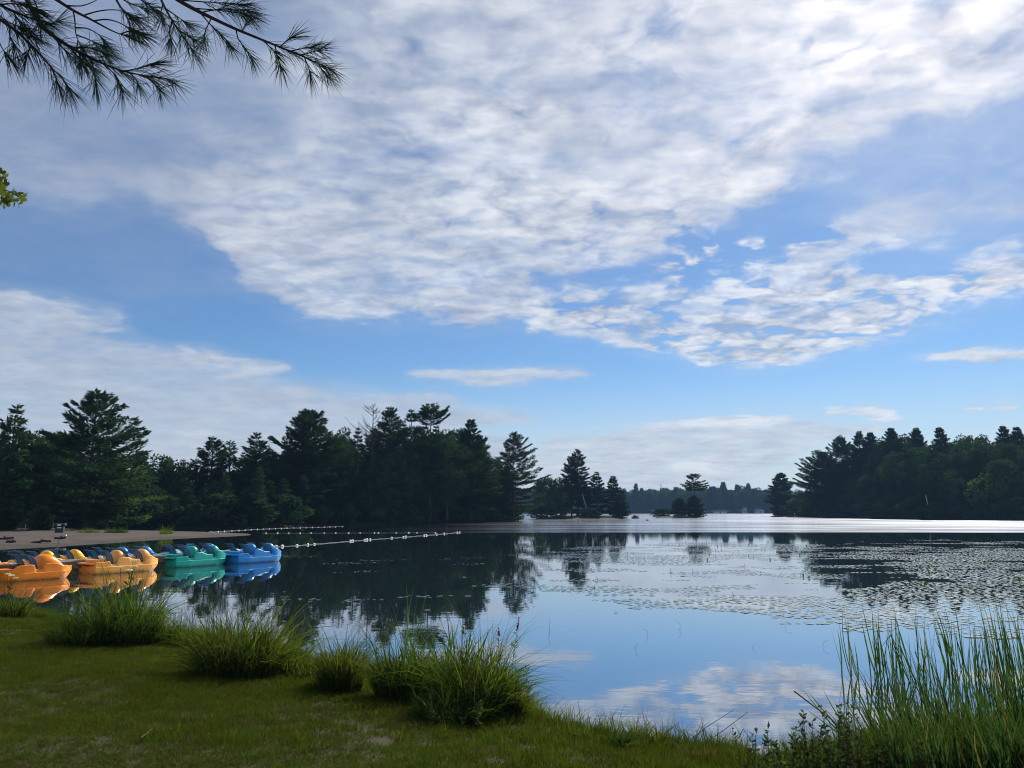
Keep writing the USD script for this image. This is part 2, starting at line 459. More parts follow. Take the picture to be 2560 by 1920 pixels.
def noise_ground(name, cols, scale=1.0, rough=0.95, bump=0.02, bscale=6.0, wet=False):
    g = Graph()
    pos = g.add('geometry', 'position')
    a = g.noise(pos, scale, 6.0, 0.62)
    b = g.noise(pos, scale * 7, 4.0, 0.6)
    k = g.m('add', g.m('multiply', a, 0.7), g.m('multiply', b, 0.3))
    col = g.add('rgb_ramp', 'color', fac=k, ramp=[(0.3 + 0.4 * i / (len(cols) - 1), c) for i, c in enumerate(cols)])
    if wet:                                   # darker where the lake laps
        zz = R(str(g.add('separate_xyz', 'z', vector=pos)))
        col = g.mix(g.rng(g.m('multiply_add', g.m('subtract', a, 0.5), 0.25, zz), 0.05, 0.17, 0.45, 0.0), col, (0.018, 0.015, 0.013))
    nm = g.add('bump', 'normal', height=g.noise(pos, bscale, 6.0, 0.65), strength=0.8, distance=bump)
    return g.build(name, g.add('principled_bsdf', 'BSDF', base_color=col, roughness=rough, specular_ior_level=0.2, normal=nm))

# ------------------------------------------------------------------ water
def make_water():
    g = Graph()
    pos = g.add('geometry', 'position')
    sep = str(g.add('separate_xyz', 'x', vector=pos)).split('.')[0]
    X, Y = R(sep + '.x'), R(sep + '.y')
    wob = g.noise(g.mapping(pos, scale=(0.02, 0.05, 1)), 1.0, 3.0, 0.6)
    dist = g.m('multiply_add', g.m('subtract', wob, 0.5), 7.0, Y)
    left = g.rng(g.m('multiply_add', g.m('subtract', wob, 0.5), 30.0, X), -26.0, 6.0, 0.0, 1.0, 'smoothstep')            # the breeze dies away to the left
    edge = g.m('multiply', left, g.rng(dist, 76.0, 79.5, 0.0, 1.0, 'smoothstep'))
    streak = g.rng(g.noise(g.mapping(pos, scale=(0.03, 0.35, 1)), 1.0, 4.0, 0.6), 0.40, 0.62, 0.55, 1.0)
    edge = g.m('multiply', edge, streak)
    rough = g.rng(edge, 0.0, 1.0, 0.0, 0.20)
    calm = g.noise(g.mapping(pos, scale=(0.9, 2.2, 1)), 1.0, 3.0, 0.55)
    fine = g.noise(g.mapping(pos, scale=(4.0, 9.0, 1)), 1.0, 2.0, 0.5)
    patch = g.rng(g.noise(g.mapping(pos, scale=(0.06, 0.22, 1)), 1.0, 3.0, 0.5), 0.42, 0.66, 0.15, 1.0)
    hgt = g.m('add', g.m('multiply', calm, 0.0013), g.m('multiply', g.m('multiply', fine, patch), 0.0003))
    nm = g.add('bump', 'normal', height=hgt, strength=1.0, distance=1.0)
    gl = g.add('glossy_bsdf', 'BSDF', color=g.mix(edge, (0.97, 0.98, 1.0), (0.50, 0.54, 0.62)), roughness=rough, normal=nm)
    deep = g.add('diffuse_bsdf', 'BSDF', color=(0.008, 0.014, 0.014))
    fr = g.rng(g.add('fresnel', 'fac', IOR=1.6), 0.0, 1.0, 0.42, 1.0)
    return g.build('water_look', g.add('mix_closure', 'closure', fac=fr, closure1=deep, closure2=gl))


WATER = make_water()
top_mesh('water', (np.array([[-1500, -30, 0], [1500, -30, 0], [1500, 1500, 0], [-1500, 1500, 0.0]]), np.array([[0, 1, 2, 3]])), WATER, kind='structure')

# ------------------------------------------------------------------ land
LAWN_SOIL = noise_ground('lawn_soil', [(0.016, 0.017, 0.006), (0.028, 0.027, 0.009), (0.040, 0.032, 0.015)], 1.1, bump=0.02, bscale=14)
SAND = noise_ground('beach_sand', [(0.034, 0.026, 0.020), (0.056, 0.043, 0.034), (0.078, 0.060, 0.048)], 0.35, bump=0.05, bscale=2.0, wet=True)
FOREST_SOIL = noise_ground('forest_soil', [(0.012, 0.014, 0.008), (0.028, 0.028, 0.014)], 0.2)


def sdist(P, poly):                          # signed distance, positive inside
    poly = np.asarray(poly, float)
    d2, inside = np.full(len(P), 1e12), np.zeros(len(P), bool)
    for p, q in zip(poly, np.roll(poly, -1, 0)):
        e = q - p
        t = np.clip(((P - p) @ e) / (e @ e + 1e-12), 0, 1)
        d2 = np.minimum(d2, ((P - p - t[:, None] * e) ** 2).sum(1))
        with np.errstate(divide='ignore', invalid='ignore'):
            xi = p[0] + (P[:, 1] - p[1]) / (q[1] - p[1]) * e[0]
        inside ^= ((p[1] > P[:, 1]) != (q[1] > P[:, 1])) & (P[:, 0] < xi)
    return np.sqrt(d2) * np.where(inside, 1, -1)


def land(name, poly, hfun, res, mat, grow=1.5, **kw):
    poly = np.asarray(poly, float)
    lo, hi = poly.min(0) - grow, poly.max(0) + grow
    nx, ny = int((hi[0] - lo[0]) / res) + 2, int((hi[1] - lo[1]) / res) + 2
    x, y = np.meshgrid(lo[0] + np.arange(nx) * res, lo[1] + np.arange(ny) * res)
    P = np.stack([x.ravel(), y.ravel()], 1)
    z = hfun(P, sdist(P, poly))
    k = (np.arange(ny - 1)[:, None] * nx + np.arange(nx - 1)[None]).ravel()
    q = np.stack([k, k + 1, k + 1 + nx, k + nx], 1)
    q = q[(z[q] > -0.25).any(1)]
    used, inv = np.unique(q, return_inverse=True)
    return top_mesh(name, (np.column_stack([P, z])[used], inv.reshape(q.shape)), mat, smooth=True, **kw)


def px_poly(pts, z=0.0):
    return [at_z(x, y, z)[:2] for x, y in pts]


# the lawn in front, with its ragged shore
SHORE = px_poly([(-900, 1490), (-300, 1508), (0, 1530), (110, 1550), (250, 1588), (420, 1592), (520, 1602), (640, 1640), (760, 1662), (860, 1678), (950, 1692), (1100, 1722),
                 (1230, 1748), (1310, 1785), (1370, 1822), (1460, 1842), (1560, 1856), (1660, 1872), (1760, 1886), (1850, 1902), (1920, 1925), (1990, 1915), (2080, 1885), (2200, 1862), (2400, 1840), (2700, 1815), (3300, 1780)])
LAWN = np.array(SHORE + [np.array([9, -12.0]), np.array([-40, -12.0])])


def lawn_h(P, sd):
    q = np.column_stack([P * 0.7, np.zeros(len(P))])
    bump = (meshkit.fbm(q, 3, 4) - 0.5) * 0.10 + (meshkit.noise(q * 5, 9) - 0.5) * 0.02
    up = 0.07 + 0.42 * (1 - np.exp(-np.maximum(sd, 0) / 3.2))
    return np.where(sd > 0, up + bump * np.clip(sd / 0.8, 0, 1), np.maximum(0.07 + sd * 0.55, -0.5))


def lawn_z(x, y):
    P = np.array([[x, y]], float)
    return float(lawn_h(P, sdist(P, LAWN))[0])


land('lawn', LAWN, lawn_h, 0.16, LAWN_SOIL, kind='structure')

# the sandy spit at the left
SPIT = px_poly([(-700, 1392), (-200, 1380), (0, 1373), (200, 1362), (400, 1348), (550, 1340.5), (628, 1337.4), (620, 1335), (520, 1331.5), (430, 1329), (330, 1326.5), (260, 1325), (90, 1323.5), (-700, 1322)])


def spit_h(P, sd):
    q = np.column_stack([P * 0.25, np.zeros(len(P))])
    return np.where(sd > 0, 0.03 + 0.33 * (1 - np.exp(-sd / 5.0)) + (meshkit.fbm(q, 4, 3) - 0.5) * 0.20 * np.clip(sd / 4, 0, 1), np.maximum(0.03 + sd * 0.25, -0.4))


land('beach', SPIT, spit_h, 0.7, SAND, grow=3, kind='structure')


def spit_z(x, y):
    P = np.array([[x, y]], float)
    return float(spit_h(P, sdist(P, SPIT))[0])


def mound(h, w, slope=0.0):
    def f(P, sd):
        q = np.column_stack([P * 0.12, np.zeros(len(P))])
        return np.where(sd > 0, 0.05 + h * (1 - np.exp(-sd / w)) + slope * np.maximum(sd, 0) + (meshkit.fbm(q, 3, 7) - 0.5) * 0.4 * np.clip(sd / w, 0, 1), np.maximum(0.05 + sd * 0.4, -0.5))
    return f


WOOD_FRONT = [(-900, 1321), (200, 1321), (489, 1320), (640, 1319), (800, 1314), (1000, 1310), (1150, 1306), (1265, 1303.5), (1302, 1302)]
wood_edge = px_poly(WOOD_FRONT)
WOOD = wood_edge + [wood_edge[-1] + [1.5, 6], wood_edge[-1] + [-8, 30], np.array([-40, 190.0]), np.array([-160, 190.0])]
land('left_shore', WOOD, mound(0.8, 6, 0.06), 2.5, FOREST_SOIL, grow=5, kind='structure')
RIGHT_FRONT = [(1990, 1292.3), (2060, 1293), (2180, 1296.5), (2300, 1299), (2560, 1301), (3200, 1304)]
right_edge = px_poly(RIGHT_FRONT)
RIGHTW = right_edge + [np.array([420, 260.0]), np.array([420, 380.0]), np.array([150, 380.0]), right_edge[0] + [4, 10]]
land('right_shore', RIGHTW, mound(1.5, 12, 0.06), 4.0, FOREST_SOIL, grow=8, kind='structure')
far_edge = [np.array([-700, 640.0]), np.array([-200, 680.0]), at_z(1560, 1284)[:2], at_z(1800, 1283.8)[:2], at_z(2000, 1284)[:2], np.array([460, 680.0]), np.array([1100, 640.0])]
land('far_shore', far_edge + [np.array([1300, 1100.0]), np.array([-900, 1100.0])], mound(5.0, 60), 14.0, FOREST_SOIL, grow=20, kind='structure')
ISL1 = px_poly([(1338, 1297), (1380, 1298.2), (1470, 1298.6), (1540, 1298), (1572, 1296.6), (1560, 1294), (1450, 1293), (1350, 1294)])
land('left_island', ISL1, mound(0.9, 4), 1.5, FOREST_SOIL, grow=4, kind='structure')
ISL2 = px_poly([(1640, 1294.7), (1690, 1295.6), (1756, 1295.2), (1750, 1292.6), (1690, 1292.2)])
land('middle_island', ISL2, mound(0.7, 4), 1.5, FOREST_SOIL, grow=4, kind='structure')
ISL3 = px_poly([(1924, 1291.5), (1960, 1292.6), (2045, 1293), (2040, 1290.2), (1975, 1289.4), (1930, 1289.6)])
land('right_island', ISL3, mound(0.7, 4), 1.5, FOREST_SOIL, grow=4, kind='structure')

# ------------------------------------------------------------------ air
g = Graph()
hz = g.add('principled_volume', 'volume', color=(0.24, 0.44, 0.74), density=HAZE, anisotropy=0.1) if (HAZE := 0.00016) else None
top_mesh('haze', box((-1560, -60, -1.6), (1560, 1560, 40)), g.build('haze_look', volume=hz), kind='stuff', label='thin blue air between the near bank and the far shore')

# ------------------------------------------------------------------ trees
PINE = leafy('pine_needles', (0.014, 0.040, 0.022), (0.044, 0.084, 0.038), 0.25, 0.35)
PINE_PALE = leafy('painted_sunlit_needles', (0.030, 0.058, 0.022), (0.075, 0.105, 0.034), 0.35, 0.35)  # paler, yellower copy of the pine needles, sunlight put into the colour
BROAD = leafy('broad_leaves', (0.020, 0.050, 0.022), (0.050, 0.088, 0.034), 0.20, 0.5)
BROAD_PALE = leafy('pale_leaves', (0.040, 0.076, 0.024), (0.078, 0.115, 0.034), 0.30, 0.7)
BARK = plain('grey_bark', (0.050, 0.042, 0.036), 0.9, 0.2, c2=(0.026, 0.022, 0.020), scale=6)
DEADWOOD = plain('dead_wood', (0.055, 0.046, 0.042), 0.9, 0.2, c2=(0.030, 0.026, 0.024), scale=5)
BIRCH = plain('pale_birch_bark', (0.40, 0.39, 0.36), 0.8, 0.2, c2=(0.20, 0.19, 0.17), scale=5)


def pine_parts(seed, H, Rm, base=0.12, top_flat=0.0, dens=1.0, droop=0.0, sparse=0.0, side=0.0, gaps=(), tuft=1.0, power=0.82):
    """White pine: tapered trunk, whorls of long branches sweeping up at the tips, needles in flat plates."""
    rng = np.random.default_rng(seed)
    wood, F1 = MB(), MB()
    lean = rng.normal(size=2) * 0.012 * H
    tz = np.linspace(0, 1, 9)
    spine = lambda t: np.array([lean[0] * t * t, lean[1] * t * t, H * t])
    r0 = 0.011 * H + 0.05
    wood.add(*tube([spine(t) - [0, 0, 0.3 * (t == 0)] for t in tz], r0 * (1 - tz) ** 0.8 + 0.02, 7))
    n_wh = max(13, int(H * 1.45))
    for k in range(n_wh):
        t = base + (0.985 - base) * (k + rng.uniform(-0.3, 0.3)) / (n_wh - 0.6)
        if not 0 < t < 1 or any(a < t < b for a, b in gaps):
            continue
        u = (t - base) / (1 - base)
        prof = max((1 - u) ** power, 0.055) * min(1.0, 0.60 + u * 2.0)
        if top_flat:
            prof = max(prof, top_flat * (1 - max(0, (u - 0.8) / 0.2) ** 2) * 0.5)
        nb = rng.integers(4, 8)
        a0 = rng.uniform(0, 2 * np.pi)
        for j in range(nb):
            if rng.uniform() < sparse:
                continue
            az = a0 + 2 * np.pi * j / nb + rng.uniform(-0.45, 0.45)
            L = Rm * prof * rng.uniform(0.50, 1.15) * (1 + side * math.cos(az))
            if rng.uniform() < 0.10:
                L *= 1.22
            e = math.radians(np.interp(u, [0, 0.35, 0.75, 1], [-10, 5, 26, 50]) + rng.normal() * 7 - droop)
            s = np.linspace(0, 1, 5)
            hd = np.array([math.cos(az), math.sin(az), 0])
            up = L * (0.16 if u < 0.8 else 0.05)
            pts = spine(t) + hd * (L * s * math.cos(e))[:, None] + np.array([0, 0, 1.0]) * (L * math.sin(e) * s + up * s ** 2.2)[:, None]
            wood.add(*tube(pts, np.linspace(max(0.012 * L + 0.012, 0.02), 0.008, 5), 3, cap=False))
            n = int(max(8, L * 32 * dens))
            ss = 1 - rng.uniform(0, 1, n) ** 1.25 * 0.80
            if u > 0.9:
                ss = rng.uniform(0.1, 1, n)
            base_p = np.stack([np.interp(ss, s, pts[:, i]) for i in range(3)], 1)
            lat = np.array([-hd[1], hd[0], 0])
            off = rng.uniform(-1, 1, n) * (0.42 * L * np.minimum(1.2 - ss, 0.6) + 0.16)
            p = base_p + lat * off[:, None] + hd * (np.abs(off) * 0.45)[:, None]
            p[:, 2] += rng.normal(size=n) * 0.05 + 0.10 * np.abs(off) + 0.02
            d = hd[None] * 0.8 + lat[None] * np.sign(off)[:, None] * rng.uniform(0.1, 0.9, n)[:, None] + np.array([0, 0, 1.0]) * rng.uniform(0.0, 0.55, n)[:, None] + rng.normal(size=(n, 3)) * 0.22
            F1.add(*kites(p, d, rng.uniform(0.32, 0.70, n) * tuft, rng.uniform(0.11, 0.22, n) * tuft, rng, 0.25))
    # leader tuft
    n = 26
    p = np.array([spine(rng.uniform(0.94, 1.0)) for _ in range(n)])
    F1.add(*kites(p, rng.normal(size=(n, 3)) * 0.6 + [0, 0, 0.9], rng.uniform(0.15, 0.32, n) * tuft ** 0.5, 0.09, rng))
    return wood.mesh(), F1.mesh()


def broad_parts(seed, H, Rm, base=0.22, clumps=42, per=75, leaf=0.34, round_=1.0):
    """Broad-leaved tree: trunk forking into limbs, each carrying lumps of leaves with gaps between them."""
    rng = np.random.default_rng(seed)
    wood, F1 = MB(), MB()
    fork = np.array([rng.normal() * 0.02 * H, rng.normal() * 0.02 * H, H * (base + 0.12)])
    wood.add(*tube([[0, 0, -0.3], fork * 0.5, fork, [fork[0], fork[1], H * 0.8]], [0.014 * H + 0.05, 0.012 * H + 0.03, 0.010 * H, 0.02], 7))
    cz, rz = H * (base + 1) / 2, H * (1 - base) / 2
    for k in range(clumps):
        v = rng.normal(size=3)
        v /= np.linalg.norm(v)
        rr = rng.uniform(0.55, 1.0) ** 0.6
        taper = 1.0 - 0.35 * max(v[2], 0) * (1.6 - round_)
        c = np.array([v[0] * Rm * rr * taper, v[1] * Rm * rr * taper, cz + v[2] * rz * rr * 0.92])
        cr = rng.uniform(0.16, 0.30) * Rm + 0.25
        if rng.uniform() < 0.45:
            mid = (fork + c) / 2 + rng.normal(size=3) * 0.3
            wood.add(*tube([fork * rng.uniform(0.7, 1.2), mid, c], [0.05 + 0.003 * H, 0.04, 0.012], 3, cap=False))
        n = int(per * rng.uniform(0.6, 1.3))
        w = rng.normal(size=(n, 3))
        w /= np.linalg.norm(w, axis=1, keepdims=True)
        p = c + w * (cr * rng.uniform(0.35, 1.0, n) ** 0.5)[:, None] * [1, 1, 0.62]
        F1.add(*kites(p, w + rng.normal(size=(n, 3)) * 0.7 + [0, 0, -0.1], leaf * rng.uniform(0.7, 1.4, n), leaf * rng.uniform(0.5, 0.9, n), rng))
    return wood.mesh(), F1.mesh()


def dead_parts(seed, H, Rm):
    rng = np.random.default_rng(seed)
    wood = MB()
    tz = np.linspace(0, 1, 9)
    wood.add(*tube([[0, 0, H * t] for t in tz], (0.012 * H + 0.04) * (1 - tz) ** 0.9 + 0.02, 7))
    for k in range(46):
        t = rng.uniform(0.34, 0.99)
        az = rng.uniform(0, 2 * np.pi)
        L = Rm * (1.10 - t) ** 0.75 * rng.uniform(0.45, 1.15) * (1 + 0.45 * math.cos(az - np.pi))
        hd = np.array([math.cos(az), math.sin(az), 0])
        s = np.linspace(0, 1, 6)
        e = math.radians(rng.uniform(-2, 22) + 38 * (t - 0.4))
        pts = np.array([0, 0, H * t]) + hd * (L * s)[:, None] + np.array([0, 0, 1.0]) * (L * (math.tan(e) * s * 0.6 + 0.34 * s ** 2.4))[:, None] + np.cumsum(rng.normal(size=(6, 3)) * 0.05, 0)
        pts[0] = [0, 0, H * t]
        wood.add(*tube(pts, np.linspace(0.058, 0.020, 6), 3, cap=False))
        for q in range(14):
            i = rng.uniform(0.25, 1.0)
            p = np.array([np.interp(i, s, pts[:, c]) for c in range(3)])
            d = hd * 0.6 + np.cross(hd, [0, 0, 1]) * rng.choice([-1, 1]) * rng.uniform(0.2, 0.9) + np.array([0, 0, rng.uniform(0.1, 1.1)])
            l = rng.uniform(0.25, 0.9) * (1.3 - i) * min(1.0, Rm / 4)
            wood.add(*tube([p, p + d * l * 0.6 + rng.normal(size=3) * 0.05, p + d * l + [0, 0, 0.1]], [0.020, 0.015, 0.010], 3, cap=False))
    return wood.mesh()


def spot(px, D, ground):
    return np.array([(px - 1280) / F * D / 1.0, D, ground])


def height(px, top, D, ground):
    d = ray(px, top)
    return EYE[2] + d[2] / d[1] * D - ground


def xpos(px, D):                              # where a trunk stands that crosses the horizon row at px
    d = ray(px, YH)
    return d[0] / d[1] * D


def pine(label, px, top, D, Rpx, ground=0.6, seed=0, mat=None, group=None, **kw):
    H = height(px, top, D, ground)
    w, f = pine_parts(seed, H, Rpx / F * D, **kw)
    t = thing('pine_tree', label, 'pine tree', (xpos(px, D), D, ground), group=group)
    part(t, 'trunk', w, BARK)
    part(t, 'crown', f, mat or PINE)
    return t


def broad(label, px, top, D, Rpx, ground=0.6, seed=0, mat=None, group=None, **kw):
    H = height(px, top, D, ground)
    w, f = broad_parts(seed, H, Rpx / F * D, **kw)
    t = thing('leafy_tree', label, 'leafy tree', (xpos(px, D), D, ground), group=group)
    part(t, 'trunk', w, BARK)
    part(t, 'crown', f, mat or BROAD)
    return t


# --- left: the trees on the spit
pine('tall dark pine with lifted boughs at the left edge of the photograph', 12, 1012, 82, 78, 0.3, 11, base=0.16, dens=1.5)
broad('dense leafy tree beside the pine at the left edge of the photograph', 62, 1068, 85, 62, 0.3, 12, base=0.08, clumps=70)
broad('leafy tree with sky gaps just left of the big spreading pine', 132, 1068, 86, 44, 0.3, 13, base=0.08, clumps=60)
pine('big spreading pine with wide open boughs standing behind the dark bin', 216, 988, 80, 165, 0.35, 117, base=0.10, dens=1.7, power=0.62, sparse=0.06, side=0.10)
pine('small yellow-green conifer between the pine at the left edge and the spreading pine', 104, 1270, 74, 26, 0.3, 15, PINE_PALE, base=0.05, dens=2.0, tuft=0.8)
pine('small pale conifer sprouting at the left frame edge above the sand', 18, 1272, 74, 24, 0.3, 16, PINE_PALE, base=0.05, dens=2.0, tuft=0.8)
pine('low pine with long pale boughs reaching right beneath the spreading pine', 268, 1148, 82, 105, 0.3, 17, PINE_PALE, base=0.10, dens=1.2, sparse=0.25, side=0.3)
broad('leafy tree filling the gap right of the big spreading pine', 322, 1118, 100, 48, 0.8, 18, base=0.08, clumps=60)

# --- left wood: skyline trees one can pick out
HERO = [
    ('p', 'rounded pine top leading the skyline left of the twin thin pines', 524, 1094, 112, 64, dict(base=0.2, dens=1.3)),
    ('p', 'thin open pine close beside the rounded pine top on its right', 568, 1101, 114, 46, dict(base=0.2, sparse=0.15)),
    ('p', 'narrow spire-topped pine midway between the thin open pine and the massive dark pine', 632, 1083, 116, 54, dict(base=0.2, dens=1.4)),
    ('p', 'massive dark pine with long boughs thrust out left, tallest left of the dead tree', 766, 1027, 122, 98, dict(base=0.2, dens=2.0, power=0.72, side=-0.1)),
    ('p', 'tall pine with a narrow top pressed against the right of the dead tree', 964, 1017, 132, 72, dict(base=0.2, dens=1.5)),
    ('p', 'pine with a small tufted head between the dead tree and the flat-topped pine', 1025, 1024, 136, 44, dict(base=0.2, gaps=((0.80, 0.87),), dens=1.3)),
    ('p', 'windswept pine with a broad flat top above the leafy crowns', 1074, 1023, 138, 62, dict(base=0.3, top_flat=1.2, gaps=((0.74, 0.82),), dens=1.5)),
    ('p', 'dense conical pine with a tufted tip near the end of the left wood', 1177, 1049, 148, 74, dict(base=0.12, dens=2.0)),
    ('p', 'open pine with drooping right boughs standing last on the left wood point', 1283, 1082, 163, 68, dict(base=0.10, dens=1.3, side=0.25, power=0.75)),
    ('b', 'pointed leafy tree just left of the dead tree', 838, 1058, 124, 42, dict(base=0.1, clumps=60)),
    ('b', 'bright leafy crown under the small tufted pine head', 1012, 1078, 134, 52, dict(base=0.1, clumps=70)),
    ('b', 'bright leafy crown right of the flat-topped pine', 1118, 1068, 140, 52, dict(base=0.1, clumps=70)),
    ('b', 'low round leafy crown with two knobs left of the rounded pine', 392, 1136, 108, 44, dict(base=0.1, clumps=50)),
    ('b', 'low wide leafy crown touching the rounded pine on the left', 448, 1148, 109, 46, dict(base=0.1, clumps=50)),
    ('p', 'stubby pine top left of the massive dark pine', 676, 1128, 116, 42, dict(base=0.2, dens=1.4)),
]
for i, (k, lab, px, top, D, rp, kw) in enumerate(HERO):
    (pine if k == 'p' else broad)(lab, px, top, D, rp * (1.32 if k == 'p' else 1.1), 0.7, 40 + i, **kw)
t = thing('dead_tree', 'bare grey dead tree with upswept twigs above the left wood', 'dead tree', (xpos(926, 128), 128, 0.7))
part(t, 'trunk', dead_parts(31, height(926, 1014, 128, 0.7), 95 / F * 128), DEADWOOD)

# --- prototypes for the trees packed behind and below the skyline
rngT = np.random.default_rng(77)
PROTO = {}
ZONES = {'left': [(150, 'behind the pines at the left edge'), (330, 'behind the big spreading pine'), (500, 'under the low round crowns'), (600, 'under the rounded and thin open pines'), (700, 'under the spire-topped pine'), (830, 'under the massive dark pine'), (950, 'by the dead tree'), (1050, 'under the small tufted pine head'), (1140, 'under the flat-topped pine'), (9999, 'by the conical pine')],
         'right': [(2100, 'at its left end'), (2180, 'under the pines with level boughs'), (2260, 'under the bushy pines'), (2340, 'under the round-headed pine'), (2440, 'around the spiky-topped pine'), (9999, 'near the right frame edge')]}
EX_ = lambda loc: 1280 + loc[0] / loc[1] * ray(1280, YH)[1] * F
FILL = {'left': ('dark evergreen packed in the left wood', 'dark leafy tree packed in the left wood', 'trees packed in the left wood'),
        'right': ('dim pine packed in the right wood', 'dim leafy tree packed in the right wood', 'trees packed in the right wood')}


def fill_tree(area, kind, var, loc, H, wide):
    key = (kind, var)
    lab = FILL[area][0 if kind == 'pine' else 1]
    x_ = EX_(loc)
    zone = next(z for q, z in ZONES[area] if x_ < q)
    lab, grp = lab + ' ' + zone, FILL[area][2] + ' ' + zone
    if key not in PROTO:
        if kind == 'pine':
            w, f = pine_parts(500 + var, 15.0, 3.6, base=0.05, dens=1.35)
            p = thing('pine_tree', lab, 'pine tree', group=grp)
            part(p, 'trunk', w, BARK), part(p, 'crown', f, PINE)
        else:
            w, f = broad_parts(600 + var, 15.0, 3.9, base=0.04, clumps=75, per=80, leaf=0.36)
            p = thing('leafy_tree', lab, 'leafy tree', group=grp)
            part(p, 'trunk', w, BARK), part(p, 'crown', f, BROAD)
        PROTO[key] = p
        place(p, loc, rngT.uniform(0, 360), (wide * H / 15, wide * H / 15, H / 15))
        return
    copy_of(PROTO[key], lab, loc, rngT.uniform(0, 360), (wide * H / 15, wide * H / 15, H / 15), grp)


LX = [-120, 0, 100, 250, 340, 480, 560, 650, 700, 850, 950, 1000, 1130, 1240, 1290, 1310]
LT = [1080, 1085, 1088, 1105, 1148, 1152, 1138, 1112, 1088, 1072, 1060, 1055, 1056, 1105, 1180, 1210]
EX, EY = [p[0] for p in WOOD_FRONT], [at_z(*p)[1] for p in WOOD_FRONT]
for row, (step, dd, lo, hi) in enumerate([(40, 3.5, 45, 120), (38, 10, 8, 70), (42, 20, -12, 45), (52, 32, -8, 40)]):
    px = -90 + 20 * row
    while px < 1295 - row * 12:
        D = np.interp(px, EX, EY) + dd + rngT.uniform(-1.5, 1.5)
        if px < 480:
            D = max(D, 99 + dd)
        top = np.interp(px, LX, LT) + rngT.uniform(lo, hi)
        H = height(px, min(top, 1240), D, 0.6)
        fill_tree('left', 'pine' if rngT.uniform() < 0.78 else 'leafy', int(rngT.integers(0, 4)), (xpos(px, D), D, 0.6), H, rngT.uniform(0.9, 1.25) * (12 / max(H, 6)) ** 0.5)
        px += step * rngT.uniform(0.75, 1.25)

# --- low shrubs hanging over the water's edge
SHRUB = None
for area, front, lab in (('left', WOOD_FRONT, 'low dark shrub at the waterline, left wood'), ('right', RIGHT_FRONT, 'low dim shrub at the waterline, right wood')):
    ex, ey = [p[0] for p in front], [at_z(*p)[1] for p in front]
    px = 150.0 if area == 'left' else 1996.0
    while px < (1298 if area == 'left' else 2600):
        D = np.interp(px, ex, ey) + rngT.uniform(1.0, 3.5)
        H = rngT.uniform(2.2, 4.2) * (1.0 if area == 'left' else 1.5)
        sc_ = (H * 1.5 / 3, H * 1.2 / 3, H / 3)
        zone = next(z for q, z in ZONES[area] if px < q)
        lab_z, grp_z = lab + ' ' + zone, f'shrubs along the {area} wood shore ' + zone
        if SHRUB is None:
            w, f = broad_parts(700, 3.0, 1.9, base=-0.12, clumps=34, per=70, leaf=0.32)
            SHRUB = thing('shore_shrub', lab_z, 'shrub', (xpos(px, D), D, 0.25), 0, sc_, grp_z)
            part(SHRUB, 'stem', w, BARK), part(SHRUB, 'crown', f, PINE)
        else:
            copy_of(SHRUB, lab_z, (xpos(px, D), D, 0.25), rngT.uniform(0, 360), sc_, grp_z)
        px += H * 1.25 / D * F * rngT.uniform(0.7, 1.1)
for lab, px, yb, H, w_ in (('round dark shrub at the left end of the left island', 1352, 1297.2, 3.0, 1.5), ('dark shrub under the leafy trees of the left island', 1392, 1298, 2.4, 1.4), ('dark shrub at the foot of the birch stem on the left island', 1478, 1298.2, 2.6, 1.4),
                           ('dark shrub below the small pine at the tip of the left island', 1548, 1297, 3.2, 1.3), ('low dark shrub at the left end of the middle island', 1660, 1294.2, 2.6, 2.0), ('low dark shrub at the right end of the middle island', 1742, 1294.4, 2.2, 2.0),
                           ('low dark shrub in the middle of the right island', 1962, 1291.6, 2.2, 2.2), ('low dark shrub on the strip joining the right island and the right wood', 2020, 1292, 1.6, 2.6)):
    p = at_z(px, yb)
    copy_of(SHRUB, lab, (p[0], p[1] + 1.5, 0.2), rngT.uniform(0, 360), (H * w_ / 3, H * w_ / 3, H / 3), group='shrubs on the islands')

# --- islands
DI = at_z(1450, 1297)[1]
pine('taller stem of the ragged twin pine rising over the left island', 1445, 1123, DI, 46, 0.6, 71, base=0.35, sparse=0.25, dens=1.95, tuft=0.98)
pine('shorter left stem of the ragged twin pine on the left island', 1429, 1140, DI + 1, 34, 0.6, 72, base=0.4, sparse=0.3, dens=1.82, tuft=0.98)
pine('dark dense pine right of the twin pine on the left island', 1494, 1180, DI + 1, 40, 0.6, 73, base=0.08, dens=2.21, tuft=1.05)
pine('pointed dark pine second from the right end of the left island', 1534, 1189, DI, 30, 0.6, 74, base=0.08, dens=2.21, tuft=1.05)
pine('small dark pine at the right tip of the left island', 1556, 1222, DI, 20, 0.5, 75, base=0.06, dens=2.34, tuft=0.98)
broad('round leafy tree at the left end of the left island', 1368, 1186, DI + 2, 34, 0.6, 76, base=0.06, clumps=60, leaf=0.5)
broad('dark leafy tree between the round one and the twin pine on the left island', 1405, 1196, DI + 1, 34, 0.6, 77, base=0.06, clumps=60, leaf=0.5)
pine('bushy dark pine under the twin pine on the left island', 1458, 1205, DI - 2, 42, 0.5, 78, base=0.05, dens=2.21, tuft=1.05)
DM = at_z(1700, 1294.4)[1]
pine('lone pine with three flat boughs rising above the middle island', 1737, 1186, DM, 40, 0.5, 81, base=0.62, sparse=0.4, dens=1.95, tuft=0.90, gaps=((0.80, 0.85),))
pine('broad dark pine under the lone pine on the middle island', 1735, 1240, DM + 1, 30, 0.5, 82, base=0.04, dens=2.34, tuft=1.27)
pine('low spreading pine at the left of the middle island', 1700, 1246, DM + 1, 30, 0.5, 83, base=0.05, dens=2.08, tuft=1.20)
DR = at_z(1960, 1291.5)[1]
